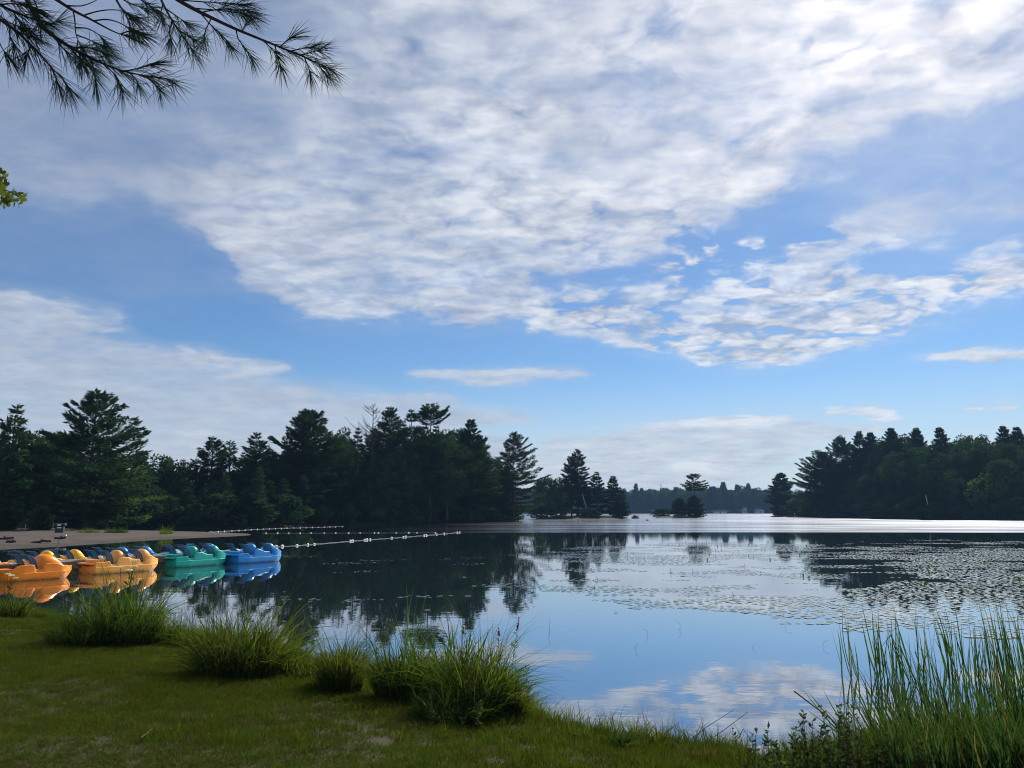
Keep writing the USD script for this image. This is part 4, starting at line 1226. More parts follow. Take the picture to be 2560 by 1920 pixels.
# ------------------------------------------------------------------ lawn grass
rngG = np.random.default_rng(21)
TURF = leafy('turf_blades', (0.050, 0.070, 0.010), (0.155, 0.160, 0.032), 0.44, 1.3, island=True)
SEDGE = leafy('sedge_blades', (0.065, 0.092, 0.014), (0.185, 0.195, 0.042), 0.52, 2.2, island=True)
SEDGE_DARK = leafy('dark_sedge_blades', (0.030, 0.056, 0.012), (0.090, 0.125, 0.026), 0.45, 2.2, island=True)
DRY = leafy('dry_blades', (0.10, 0.085, 0.030), (0.17, 0.145, 0.060), 0.3, 3.0)
STRAW = leafy('straw_turf_blades', (0.060, 0.062, 0.008), (0.150, 0.130, 0.030), 0.35, 1.3, island=True)
REED = leafy('reed_leaves', (0.017, 0.045, 0.017), (0.046, 0.086, 0.027), 0.38, 1.5)
IRIS = leafy('sword_leaves', (0.022, 0.056, 0.022), (0.056, 0.104, 0.034), 0.36, 1.5)
LEAF = leafy('shrub_leaves', (0.022, 0.042, 0.018), (0.055, 0.080, 0.026), 0.40, 4.0)
STEM = plain('brown_stems', (0.045, 0.035, 0.022), 0.9, 0.2)
PINK = leafy('magenta_petals', (0.16, 0.020, 0.085), (0.26, 0.045, 0.14), 0.4, 6.0)
WHITEFL = leafy('white_petals', (0.55, 0.55, 0.46), (0.66, 0.66, 0.56), 0.3, 6.0)


def turf_patch(seed, n, r, lo, hi, wid):
    rng = np.random.default_rng(seed)
    a, q = rng.uniform(0, 2 * np.pi, n), r * np.sqrt(rng.uniform(0, 1, n))
    root = np.stack([q * np.cos(a), q * np.sin(a), np.full(n, -0.01)], 1)
    h = rng.uniform(lo, hi, n)
    lean = rng.normal(size=(n, 2)) * 0.65
    tip = root + np.stack([lean[:, 0] * h, lean[:, 1] * h, h], 1)
    side = rng.normal(size=(n, 3)) * [1, 1, 0]
    side /= np.linalg.norm(side, axis=1, keepdims=True)
    w = rng.uniform(0.6, 1.2, n)[:, None] * wid
    mid = (root + tip) / 2 + np.stack([-lean[:, 0] * h * .15, -lean[:, 1] * h * .15, h * 0.08], 1)
    v = np.stack([root - side * w / 2, root + side * w / 2, mid + side * w * .4, mid - side * w * .4, tip], 1).reshape(-1, 3)
    f = (np.arange(n)[:, None, None] * 5 + np.array([[0, 1, 2], [0, 2, 3], [3, 2, 4]])[None]).reshape(-1, 3)
    return v, f


def scatter(name, label, protos, mats, pts, zrot, scale):
    inst = UsdGeom.PointInstancer.Define(stage, f'/World/{name}')
    tag(inst.GetPrim(), label, 'grass', kind='stuff')
    rel = inst.CreatePrototypesRel()
    for k, (pr, m) in enumerate(zip(protos, mats)):
        p = f'/World/{name}/tuft_{k}'
        raw_mesh(p, *pr, m)
        rel.AddTarget(p)
    inst.CreatePositionsAttr(Vt.Vec3fArray.FromNumpy(np.asarray(pts, np.float32)))
    inst.CreateProtoIndicesAttr([int(i) for i in rngG.integers(0, len(protos), len(pts))])
    inst.CreateScalesAttr(Vt.Vec3fArray.FromNumpy(np.asarray(scale, np.float32)))
    inst.CreateOrientationsAttr([Gf.Quath(float(math.cos(a / 2)), 0, 0, float(math.sin(a / 2))) for a in zrot])


def in_view(P, margin=0.12):
    d = P - EYE
    c, s = math.cos(PITCH), math.sin(PITCH)
    f, u = d[:, 1] * c + d[:, 2] * s, -d[:, 1] * s + d[:, 2] * c
    return (f > 0.5) & (np.abs(d[:, 0] / f) < 0.667 + margin) & (u / f > -0.5 - margin)


gx, gy = np.meshgrid(np.arange(-20, 9, 0.115), np.arange(3.6, 22, 0.115))
P = np.stack([gx.ravel(), gy.ravel()], 1) + rngG.uniform(-0.06, 0.06, (gx.size, 2))
sd = sdist(P, LAWN)
z = lawn_h(P, sd)
P3 = np.column_stack([P, z])
keep = (sd > 0.02) & in_view(P3, 0.15)
far = P[:, 1] > 11
keep &= ~far | (rngG.uniform(size=len(P)) < 0.75)
bare = meshkit.fbm(np.column_stack([P * 0.55 + 9, np.zeros(len(P))]), 4, 5)
keep &= (bare > 0.40) | (rngG.uniform(size=len(P)) < 0.72)
P3 = P3[keep]
patchy = meshkit.fbm(np.column_stack([P3[:, :2] * 0.9, np.zeros(len(P3))]), 3, 12)
hs = 0.55 + 1.0 * np.clip((patchy - 0.3) / 0.4, 0, 1) + 0.7 * np.exp(-sd[keep] / 0.5)
scatter('lawn_grass', 'short olive mown grass covering the near bank', [turf_patch(k, 110, 0.115, 0.024, 0.066, 0.0058) for k in range(6)] + [turf_patch(9, 100, 0.11, 0.02, 0.05, 0.0055)], [TURF] * 6 + [STRAW], P3, rngG.uniform(0, 6.28, len(P3)), np.column_stack([np.ones(len(P3)), np.ones(len(P3)), hs]))
# taller weeds standing out of the turf
wk = rngG.uniform(size=len(P3)) < 0.035 * (0.5 + 2.0 * np.clip(patchy - 0.4, 0, 1))
W3 = P3[wk]
scatter('lawn_weeds', 'scattered taller grass tufts standing out of the mown lawn', [turf_patch(60 + q, 16, 0.05, 0.05, 0.125, 0.0065) for q in range(4)] + [turf_patch(70, 10, 0.06, 0.03, 0.09, 0.006)], [SEDGE, SEDGE_DARK, TURF, SEDGE_DARK, DRY], W3, rngG.uniform(0, 6.28, len(W3)), np.repeat(rngG.uniform(0.5, 1.3, (len(W3), 1)), 3, 1))
# taller fringe at the water's edge
edge_pts = []
S = np.array(SHORE)
for a, b in zip(S[:-1], S[1:]):
    L = np.linalg.norm(b - a)
    for t in rngG.uniform(0, 1, int(L * 40)):
        p = a + (b - a) * t + rngG.normal(size=2) * 0.13
        edge_pts.append(p)
edge_pts = np.array(edge_pts)
ez = np.maximum(lawn_h(edge_pts, sdist(edge_pts, LAWN)), -0.02)
E3 = np.column_stack([edge_pts, ez])
k = in_view(E3, 0.2)
E3 = E3[k]
scatter('shore_grass', 'loose fringe of longer grass along the edge of the lawn', [turf_patch(40 + q, 26, 0.075, 0.05, 0.20, 0.005) for q in range(5)] + [turf_patch(50, 14, 0.06, 0.05, 0.18, 0.004)], [SEDGE, SEDGE_DARK, SEDGE, SEDGE_DARK, TURF, DRY], E3, rngG.uniform(0, 6.28, len(E3)), np.repeat(rngG.uniform(0.5, 1.5, (len(E3), 1)), 3, 1))


# ------------------------------------------------------------------ clumps on the bank
def ground(px, py):
    """The point of the bank under a pixel."""
    z = 0.2
    for _ in range(6):
        p = at_z(px, py, z)
        z = max(lawn_z(p[0], p[1]), 0.0)
    return np.array([p[0], p[1], z])


def clump_mesh(rng, n, rx, ry, h, lean, droop, wid, nseg=5):
    a, q = rng.uniform(0, 2 * np.pi, n), np.sqrt(rng.uniform(0, 1, n))
    root = np.stack([rx * 0.72 * q * np.cos(a), ry * 0.72 * q * np.sin(a), np.full(n, -0.03)], 1)
    tuft_ = 0.72 + 0.55 * meshkit.noise(np.column_stack([root[:, :2] * 7 + 3, np.zeros(n)]), int(rng.integers(1, 99)))
    hh = h * rng.uniform(0.35, 0.92, n) * (1 - 0.30 * q ** 2) * tuft_
    tall = rng.uniform(size=n) < 0.05
    hh = np.where(tall, h * rng.uniform(0.9, 1.25, n), hh)
    out = np.stack([np.cos(a), np.sin(a), np.zeros(n)], 1) * (q * lean * 0.7 * hh)[:, None] + rng.normal(size=(n, 3)) * [0.30, 0.30, 0] * hh[:, None]
    dr = droop * rng.uniform(0.0, 1.0, n) ** 1.5 * np.where(tall, 0.2, 0.35 + 0.65 * q)
    tip = root + out * (1 + dr)[:, None] + np.array([0, 0, 1.0]) * (hh * (1 - 0.75 * dr))[:, None]
    bend = -out * 0.25 + np.array([0, 0, 1.0]) * (hh * (0.05 + 0.45 * dr))[:, None]
    return blades(root, tip, wid * rng.uniform(0.5, 1.5, n), bend, nseg, rng)


def clump(label, px, py, rx_px, h_px, n, seed, mats=(SEDGE, SEDGE_DARK), lean=0.55, droop=0.8, wid=0.0095, depth=0.8, dry=0.06, cat='grass clump', name='grass_clump'):
    rng = np.random.default_rng(seed)
    p = ground(px, py)
    s = np.linalg.norm(p - EYE) / F
    rx, h = rx_px * s, h_px * s * 1.12
    t = thing(name, label, cat, p + [0, rx * depth * 0.6, 0])
    for k, (m, share, nm) in enumerate(((mats[0], 0.55, 'leaves'), (mats[1], 0.45 - dry, 'leaves'), (DRY, dry, 'dry_leaves'))):
        if share > 0:
            part(t, nm, clump_mesh(rng, int(n * share), rx, rx * depth, h, lean, droop, wid), m)
    return t, p, s


clump('large shaggy grass clump farthest left on the bank, before the pale orange boat', 268, 1612, 118, 150, 1500, 1, (SEDGE_DARK, SEDGE), droop=0.9)
clump('low grass clump trailing left from the large shaggy one', 170, 1618, 90, 75, 700, 2, (SEDGE_DARK, SEDGE_DARK), droop=1.0)
clump('thin pale grass clump between the first large clump and the second', 405, 1614, 55, 85, 420, 3, lean=0.35, droop=0.4)
clump('big round grass clump with arching leaves, second large one from the left', 572, 1700, 128, 168, 1700, 4, (SEDGE, SEDGE_DARK), droop=1.0)
clump('yellowish grass clump hugging the right side of the second large clump', 700, 1690, 70, 110, 700, 5, (SEDGE, SEDGE), lean=0.5)
clump('upright fine-leaved grass clump standing alone between the arching one and the sword-leaved one', 846, 1732, 72, 138, 900, 6, (SEDGE, SEDGE_DARK), lean=0.45, droop=0.5)
clump('tangled grass clump at the left foot of the sword-leaved clump', 1000, 1755, 92, 160, 1100, 7, (SEDGE_DARK, SEDGE), lean=0.5, droop=0.8)
clump('broad tangled clump at the right end of the bank by open water', 1180, 1795, 118, 195, 1700, 8, (SEDGE_DARK, SEDGE), lean=0.5, droop=0.9)
clump('dark leafy grass clump spilling down in front of the broad tangled clump', 1130, 1812, 115, 95, 900, 9, (SEDGE_DARK, SEDGE_DARK), droop=1.0, wid=0.009)
clump('pale wispy clump leaning over the water at the right end of the bank', 1282, 1798, 46, 120, 420, 10, (SEDGE, SEDGE), lean=0.7, droop=0.8)
clump('small dark grass tuft with one tall spike at the lawn edge', 1552, 1872, 34, 55, 260, 11, (SEDGE_DARK, SEDGE_DARK), lean=0.5, droop=0.6)
clump('small pale tuft of curling leaves at the lawn edge', 1650, 1862, 30, 58, 60, 12, (SEDGE, SEDGE), lean=0.8, droop=1.0, wid=0.012)
clump('low dry tuft at the lawn edge left of the bottom right thicket', 1760, 1905, 60, 40, 200, 13, (DRY, SEDGE_DARK), lean=0.9, droop=0.9)
clump('weedy grass clump at the left frame edge beneath the white flowers', 8, 1545, 48, 70, 420, 14, (SEDGE_DARK, SEDGE), droop=0.7)


def sword_leaves(t, rng, base, s, tips, wid, mat=IRIS, name='leaf'):
    """Each long flat leaf a part of its own; tips: (root px, root py, tip px, tip py) on the photograph."""
    for (x0, y0, x1, y1) in tips:
        root = base + np.array([(x0), 0, 0])
        n = 7
        q = np.linspace(0, 1, n)
        d = np.array([x1 - x0, rng.uniform(-0.12, 0.12), y1])
        c = np.array([x0, y0, -0.03]) + d * q[:, None] + np.array([rng.normal() * 0.03, rng.normal() * 0.03, 0]) * (4 * q * (1 - q))[:, None]
        old = rng.uniform() < 0.07
        if rng.uniform() < 0.06:              # a leaf broken over
            k0 = int(rng.integers(3, 5))
            over = np.array([rng.choice([-1, 1]) * rng.uniform(0.5, 1.0), rng.uniform(-0.3, 0.3), -rng.uniform(0.1, 0.9)])
            over *= np.linalg.norm(d) / (n - 1) / np.linalg.norm(over)
            for k in range(k0 + 1, n):
                c[k] = c[k0] + over * (k - k0)
        a = rng.uniform(-0.9, 0.9)
        side = np.array([math.cos(a), math.sin(a), 0.0])
        nrm = np.array([-math.sin(a), math.cos(a), 0.0])
        w = wid * rng.uniform(0.7, 1.25) * np.maximum(1 - q ** 3.0, 0.03) * (0.75 + 0.25 * np.minimum(q * 4, 1)) / 2
        v = np.stack([c - side * w[:, None], c + nrm * (w * 0.35)[:, None], c + side * w[:, None]], 1).reshape(-1, 3)
        k = np.arange(n - 1)
        f = np.vstack([np.stack([3 * k + j, 3 * k + j + 1, 3 * k + j + 4, 3 * k + j + 3], 1) for j in (0, 1)])
        part(t, name, (v, f), DRY if old and mat is REED else mat, smooth=True)


def reed_clump(label, roots, tips, n, seed, wid=0.016, group=None, lean=None, mat=REED, name='reed_clump', cat='reeds', water=True):
    """roots: (px0, px1, py) of the feet; tips: (px0, px1, py0, py1) reached by the tips."""
    rng = np.random.default_rng(seed)
    pc = at_z((roots[0] + roots[1]) / 2, roots[2], 0.0) if water else ground((roots[0] + roots[1]) / 2, roots[2])
    D = pc[1]
    s = D / F / (math.cos(PITCH))
    t = thing(name, label, cat, pc, group=group)
    rows = []
    for i in range(n):
        u = rng.uniform()
        x0 = ((roots[0] + (roots[1] - roots[0]) * u) - (roots[0] + roots[1]) / 2) * s
        v = np.clip(u + rng.normal() * 0.22, 0, 1)
        x1 = ((tips[0] + (tips[1] - tips[0]) * v) - (roots[0] + roots[1]) / 2) * s
        hh = (roots[2] - rng.uniform(tips[2], tips[3]) * 1.0) * s
        if rng.uniform() < 0.3:
            hh *= rng.uniform(0.55, 0.9)
            x1 = x0 + (x1 - x0) * 0.7
        rows.append((x0, rng.uniform(-0.16, 0.16), x1, hh))
    sword_leaves(t, rng, np.zeros(3), s, rows, wid, mat)
    return t


reed_clump('sparse tall reed clump standing farthest left in the right-hand water', (2112, 2150, 1692), (2098, 2152, 1528, 1610), 10, 61)
reed_clump('tall reed clump second from the left in the right-hand water', (2180, 2250, 1695), (2172, 2250, 1505, 1600), 20, 62)
reed_clump('wide thick reed clump left of the narrow dark one in the right-hand water', (2245, 2345, 1705), (2222, 2330, 1508, 1600), 34, 63)
reed_clump('narrow dark reed clump standing apart in the right-hand water', (2362, 2400, 1676), (2338, 2392, 1508, 1560), 18, 64)
reed_clump('thin reed clump just right of the narrow dark one', (2412, 2462, 1700), (2402, 2462, 1535, 1610), 20, 65)
reed_clump('tall reed clump left of the one at the right frame edge', (2470, 2524, 1722), (2452, 2512, 1492, 1590), 22, 66)
reed_clump('crowded reed clump at the right frame edge, farthest out', (2530, 2600, 1722), (2508, 2580, 1495, 1570), 34, 67)
reed_clump('near reeds with broad leaves slanting left over the leafy shrub', (2150, 2230, 1870), (2030, 2200, 1670, 1780), 18, 68, 0.018)
reed_clump('near reed clump right of the slanting broad leaves', (2230, 2310, 1868), (2160, 2300, 1660, 1790), 46, 69)
reed_clump('dense near reed clump in the left middle of the bottom right thicket', (2300, 2380, 1880), (2240, 2370, 1632, 1780), 56, 70)
reed_clump('dense near reed clump in the middle of the bottom right thicket', (2370, 2460, 1890), (2330, 2450, 1635, 1780), 62, 71)
reed_clump('dense near reed clump right of the middle of the bottom right thicket', (2450, 2540, 1900), (2410, 2530, 1615, 1780), 62, 72)
reed_clump('dense near reed clump at the right frame edge of the bottom right thicket', (2530, 2640, 1900), (2500, 2620, 1595, 1770), 66, 73)
reed_clump('lowest reeds at the bottom frame edge right of the leafy shrub', (2260, 2420, 1985), (2180, 2400, 1750, 1860), 70, 74, 0.015, water=False)
reed_clump('lowest reeds in the bottom right corner of the photograph', (2420, 2620, 1985), (2380, 2600, 1730, 1850), 80, 75, 0.015, water=False)
reed_clump('sword-leaved clump with tall pointed leaves before the bright water', (1010, 1210, 1745), (1000, 1225, 1540, 1680), 54, 76, 0.028, mat=IRIS, name='iris_clump', cat='iris', water=False)
reed_clump('few long sword leaves standing alone in the water behind the bank', (1010, 1030, 1650), (1014, 1062, 1462, 1560), 6, 77, 0.016, mat=IRIS, name='iris_clump', cat='iris')
for lab, px, py, rx, h, n, seed in (('tangled sedge filling the foot of the bottom right thicket', 2400, 1965, 190, 150, 1500, 78), ('sedge tangle at the bottom frame edge behind the leafy shrub', 2200, 1960, 120, 130, 900, 79), ('sedge tangle in the bottom right corner among the lowest reeds', 2560, 1970, 130, 170, 1000, 80)):
    clump(lab, px, py, rx, h, n, seed, (SEDGE_DARK, SEDGE_DARK), lean=0.35, droop=0.5, wid=0.007, depth=0.5, dry=0.03)


def stalk(lab, pts, D, r0=0.004, name='dry_stalk', cat='stalk', mat=DRY):
    W = np.array([at_y(x, y, D) for x, y in pts])
    t = thing(name, lab, cat, W[0])
    part(t, 'stem', tube(W - W[0], np.linspace(r0, r0 * 0.5, len(W)), 5), mat)


stalk('long pale dry stalk slanting up right from the lawn edge over the water', [(1718, 1856), (1770, 1815), (1832, 1776)], 7.1)
stalk('second long pale dry stalk slanting over the water, right of the first', [(1752, 1864), (1810, 1825), (1870, 1780)], 7.0)
stalk('dark bent reed folded into a point above the water by the thicket', [(1846, 1846), (1858, 1822), (1876, 1848)], 7.25, 0.006, 'bent_reed', 'reed', REED)
stalk('long pale stalk slanting across the near reeds to the bottom edge', [(1985, 1728), (2080, 1800), (2170, 1925)], 5.6, 0.005)


# ------------------------------------------------------------------ leafy shrub at the bottom right
def leafy_stem(rng, h, lean, n, ll, lw):
    q = np.linspace(0, 1, 6)
    c = np.stack([lean[0] * q ** 1.5, lean[1] * q ** 1.5, h * q], 1) + rng.normal(size=(6, 3)) * 0.006
    st = tube(c, np.linspace(0.0035, 0.0015, 6), 4, cap=False)
    u = rng.uniform(0.25, 1.0, n)
    p = np.stack([np.interp(u, q, c[:, i]) for i in range(3)], 1)
    a = np.arange(n) * 2.4 + rng.normal(size=n) * 0.4
    d = np.stack([np.cos(a), np.sin(a), rng.uniform(0.1, 1.1, n)], 1)
    d /= np.linalg.norm(d, axis=1, keepdims=True)
    L = ll * rng.uniform(0.6, 1.15, n)
    sd_ = np.cross(d, rng.normal(size=(n, 3)))
    sd_ /= np.linalg.norm(sd_, axis=1, keepdims=True)
    nn = np.cross(sd_, d)
    prof = [(0.0, 0.02), (0.3, 0.42), (0.6, 0.5), (0.85, 0.28), (1.0, 0.0)]
    V = []
    for s_, w in prof:
        m = p + d * (L * s_)[:, None] + nn * (L * 0.15 * s_ * s_)[:, None]
        V += [m - sd_ * (L * lw * w)[:, None], m + sd_ * (L * lw * w)[:, None]]
    V = np.stack(V, 1).reshape(-1, 3)
    k = np.arange(4)
    qd = np.stack([2 * k, 2 * k + 1, 2 * k + 3, 2 * k + 2], 1)
    f = (np.arange(n)[:, None, None] * 10 + qd[None]).reshape(-1, 4)
    return st, (V, f)


def shrub(label, px0, px1, ybase, ytip, n, seed, leaves=26, ll=0.042, lw=0.42, mat=LEAF):
    rng = np.random.default_rng(seed)
    p = ground((px0 + px1) / 2, ybase)
    s = p[1] / F / math.cos(PITCH)
    t = thing('leafy_shrub', label, 'shrub', p)
    st, lv = MB(), MB()
    for i in range(n):
        x = rng.uniform(px0, px1) - (px0 + px1) / 2
        h = (ybase - rng.uniform(*ytip)) * s
        a, b = leafy_stem(rng, h, (rng.normal() * 0.10 * h, rng.normal() * 0.1 * h), int(leaves * rng.uniform(0.7, 1.3)), ll, lw)
        o = np.array([x * s, rng.uniform(-0.2, 0.25), -0.03])
        st.add(a[0] + o, a[1])
        lv.add(b[0] + o, b[1])
    part(t, 'stems', st.mesh(), STEM)
    part(t, 'leaves', lv.mesh(), mat)


shrub('upright leafy shrub stems at the left end of the bottom right thicket', 1905, 1985, 1985, (1815, 1900), 13, 90, 22, 0.045, 0.42)
shrub('low small-leaved shrub at the bottom frame edge of the thicket', 1885, 2090, 1985, (1850, 1925), 40, 91, 26, 0.034, 0.45)
shrub('bushy small-leaved shrub below the slanting reed leaves', 2010, 2170, 1985, (1785, 1890), 40, 92, 34, 0.036, 0.42)
shrub('dark leafy shrub among the lowest reeds in the bottom right corner', 2160, 2300, 1990, (1830, 1900), 20, 93, 30, 0.04, 0.42)
shrub('leafy herb under the sword-leaved clump at the right end of the bank', 1090, 1210, 1815, (1740, 1790), 16, 94, 22, 0.05, 0.35)
shrub('leafy weed stems mixed into the right side of the broad tangled clump', 1240, 1320, 1790, (1640, 1740), 12, 95, 24, 0.06, 0.2)
shrub('tall weed stems rising at the back of the second large clump', 600, 680, 1690, (1500, 1600), 7, 96, 26, 0.05, 0.18)


def loosestrife(label, px, ybase, ytop, seed, spike=0.3, lean=0.0):
    rng = np.random.default_rng(seed)
    p = ground(px, ybase)
    s = p[1] / F / math.cos(PITCH)
    h = (ybase - ytop) * s
    t = thing('loosestrife', label, 'flower', p)
    st, lv = leafy_stem(rng, h * (1 - spike * 0.6), (lean * h, 0), 30, 0.06, 0.16)
    part(t, 'stem', st, STEM)
    part(t, 'leaves', lv, LEAF)
    n = 70
    q = rng.uniform(0, 1, n)
    c = np.stack([lean * h * (1 - spike * 0.6 + spike * q), np.zeros(n), h * (1 - spike + spike * q)], 1)
    part(t, 'flower_spike', kites(c, rng.normal(size=(n, 3)) + [0, 0, 0.4], 0.022 * (1.25 - q), 0.014, rng), PINK)


loosestrife('magenta flower spike leaning right at the water edge of the bank', 1275, 1760, 1562, 31, 0.16, 0.10)
loosestrife('small pink flower head among the sword leaves', 1160, 1735, 1583, 32, 0.10, -0.02)
loosestrife('short magenta flower spike between the sword leaves and the water', 1243, 1745, 1586, 33, 0.12, 0.02)


def white_weed(label, px, ybase, heads, seed):
    rng = np.random.default_rng(seed)
    p = ground(px, ybase)
    s = p[1] / F / math.cos(PITCH)
    t = thing('white_flower_weed', label, 'flower', p)
    for hx, hy in heads:
        e = np.array([(hx - px) * s, rng.uniform(-0.1, 0.1), (ybase - hy) * s])
        part(t, 'stem', tube([[0, 0, 0], e * [0.4, 1, 0.55], e], [0.005, 0.004, 0.003], 4), LEAF)
        n = 60
        a, q = rng.uniform(0, 6.28, n), np.sqrt(rng.uniform(0, 1, n))
        c = e + np.stack([q * np.cos(a) * 0.05, q * np.sin(a) * 0.05, 0.012 * (1 - q * q)], 1)
        part(t, 'flower_head', kites(c, rng.normal(size=(n, 3)) * 0.6 + [0, 0, 1], 0.02, 0.018, rng), WHITEFL)
    st, lv = leafy_stem(rng, (ybase - heads[0][1]) * s * 0.85, (0.02, 0), 40, 0.09, 0.25)
    part(t, 'leaves', lv, LEAF)


white_weed('white-flowered weed rising from the first large clump before the pale orange boat', 308, 1605, [(309, 1418), (294, 1432), (327, 1431), (315, 1440)], 41)
white_weed('white-flowered weed at the left frame edge in front of the short orange boat', 14, 1540, [(4, 1444), (20, 1446), (37, 1452)], 42)

for i, (lab, px, py, rx, h, n) in enumerate((('ragged low sedge between the first large clump and the second', 470, 1622, 55, 62, 260), ('ragged low sedge between the yellowish clump and the upright clump', 762, 1702, 40, 58, 220),
                                            ('tall loose sedge behind the sword-leaved clump', 1080, 1735, 90, 120, 420), ('tall loose sedge standing at the back of the second large clump', 560, 1660, 90, 130, 300), ('tall loose sedge at the back of the first large clump', 280, 1596, 80, 120, 260),
                                            ('pale loose sedge on the water side of the broad tangled clump', 1225, 1770, 70, 150, 420), ('thin grass fringe at the water between the wispy clump and the spiked tuft', 1430, 1850, 70, 40, 200))):
    clump(lab, px, py, rx, h, n, 120 + i, (SEDGE, SEDGE_DARK), lean=0.4, droop=0.5)

# fallen bits on the lawn
lit = MB()
for i in range(420):
    p = ground(rngG.uniform(0, 1900), rngG.uniform(1640, 1915))
    if sdist(p[None, :2], LAWN)[0] > 0.1:
        L = rngG.uniform(0.012, 0.035)
        v, f = kites(np.array([p + [0, 0, rngG.uniform(0.02, 0.045)]]), rngG.normal(size=(1, 3)) * [1, 1, 0.3], L, L * 0.45, rngG)
        lit.add(v, f)
top_mesh('fallen_leaves', lit.mesh(), DRY, 'pale dry leaf bits strewn over the mown lawn', 'leaf litter', kind='stuff')
for lab, a_, b_ in (('pale crooked twig lying on the lawn at lower left', (352, 1858), (380, 1840)), ('pale straight twig lying at the left frame edge of the lawn', (-5, 1748), (16, 1742))):
    p0, p1 = ground(*a_), ground(*b_)
    t = thing('twig', lab, 'twig', p0)
    m = (p1 - p0) * 0.6 + [0.0, 0.02, 0.05]
    part(t, 'stem', tube([[0, 0, 0.04], m, p1 - p0 + [0, 0, 0.06]], [0.005, 0.004, 0.003], 5), DRY)

# grass and brush on the spit
for lab, px, py, rx, h, n, seed in (('low pale brush on the sand below the big spreading pine', 222, 1334, 30, 16, 500, 51), ('low green brush on the sand right of the pale brush', 290, 1333, 34, 18, 600, 52), ('upright weeds on the sand point before the far water', 415, 1334, 16, 24, 160, 53)):
    rng = np.random.default_rng(seed)
    p = at_z(px, py, 0.25)
    s = p[1] / F
    t = thing('beach_grass', lab, 'grass clump', (p[0], p[1], 0.15))
    part(t, 'leaves', clump_mesh(rng, n, rx * s, 1.2, h * s * 1.3, 0.5, 0.6, 0.03, 3), SEDGE if seed != 52 else SEDGE_DARK)

# ------------------------------------------------------------------ lily pads
rngL = np.random.default_rng(8)


def lily_look():
    g = Graph()
    pos = g.add('geometry', 'position')
    n = g.noise(pos, 2.5, 3.0, 0.6)
    col = g.mix(g.rng(n, 0.35, 0.7), (0.040, 0.070, 0.026), (0.080, 0.095, 0.034))
    return g.build('lily_pad_look', g.add('principled_bsdf', 'BSDF', base_color=col, roughness=0.19, specular_ior_level=1.0))


LILY = lily_look()


def pad(rng, r):
    a = np.linspace(0.22, 2 * np.pi - 0.22, 11)
    rr = r * (1 + 0.06 * rng.normal(size=11))
    v = np.vstack([[0.12 * r, 0, 0.0], np.stack([rr * np.cos(a), rr * np.sin(a), 0.003 + 0.02 * r * np.abs(rng.normal(size=11)) * (rng.uniform(size=11) < 0.4)], 1)])
    return v, np.stack([np.zeros(10, int), np.arange(1, 11), np.arange(2, 12)], 1)


spots = []


def try_pads(n, x0, x1, y0, y1, dens):
    px = rngL.uniform(x0, x1, n)
    inv = rngL.uniform(1 / (y0 - YH), 1 / (y1 - YH), n) if False else None
    D0, D1 = at_z(1280, y1)[1], at_z(1280, y0)[1]
    D = np.sqrt(rngL.uniform(D0 ** 2, D1 ** 2, n))
    X = (px - 1280) / F * D * 1.0
    q = np.column_stack([X * 0.16, D * 0.33, np.zeros(n)])
    f = 0.62 * meshkit.fbm(q, 4, 31) + 0.38 * meshkit.fbm(q * 3.1, 3, 33)
    row = YH + 2.1 * F / D
    k = f > dens(px, row)
    spots.extend(np.column_stack([X, D])[k].tolist())


I = np.interp
try_pads(170000, 1335, 2620, 1348, 1560, lambda x, y: 0.485 + 0.22 * np.maximum(I(y, [1348, 1356, 1372], [1, 0.4, 0]), I(y, [1490, 1540, 1565], [0, 0.25, 0.8])) + 0.12 * np.clip((1480 - x) / 140, 0, 1) - 0.05 * np.clip((x - 2050) / 200, 0, 1) + 0.10 * ((x < 1900) & (y > 1480)))
try_pads(4200, 720, 1400, 1385, 1530, lambda x, y: 0.60 + 0.05 * np.clip((1100 - x) / 300, 0, 1))
try_pads(900, 1480, 2150, 1580, 1660, lambda x, y: 0.62 + 0 * x)
try_pads(2600, 2080, 2620, 1560, 1720, lambda x, y: 0.53 + 0 * x)
try_pads(300, 120, 460, 1530, 1590, lambda x, y: 0.58 + 0 * x)
cells, pads = set(), []
for x, y in sorted(spots, key=lambda p: p[1]):
    c = (int(x / 0.078), int(y / 0.078))
    if any((c[0] + i, c[1] + j) in cells for i in (-1, 0, 1) for j in (-1, 0, 1)) or (y < 18 and sdist(np.array([[x, y]]), LAWN)[0] > -0.15):
        continue
    cells.add(c)
    pads.append((x, y))
PADS = []
for k in range(5):
    pass
far_pads = MB()
for i, (x, y) in enumerate(pads):
    r = 0.036 + 0.05 * rngL.uniform() ** 1.6
    if i < 290:
        lab = 'round green lily pad floating on the near water'
        if i < 5:
            t = thing('lily_pad', lab, 'lily pad', (x, y, 0.006), rngL.uniform(0, 360), 1.0, 'lily pads on the near water')
            part(t, 'leaf', pad(rngL, 0.10), LILY)
            PADS.append(t)
        else:
            copy_of(PADS[i % 5], lab, (x, y, 0.006), rngL.uniform(0, 360), r / 0.10, 'lily pads on the near water')
    else:
        v, f = pad(rngL, r)
        a = rngL.uniform(0, 6.28)
        c, s = math.cos(a), math.sin(a)
        v = np.column_stack([v[:, 0] * c - v[:, 1] * s, v[:, 0] * s + v[:, 1] * c, v[:, 2] + rngL.normal() * 0.008 * v[:, 0]])
        v[:, 2] = np.maximum(v[:, 2], 0.0) + 0.006
        far_pads.add(v + [x, y, 0], f)
top_mesh('lily_pads', far_pads.mesh(), LILY, 'broad rafts of lily pads on the middle of the lake', 'lily pads', kind='stuff')
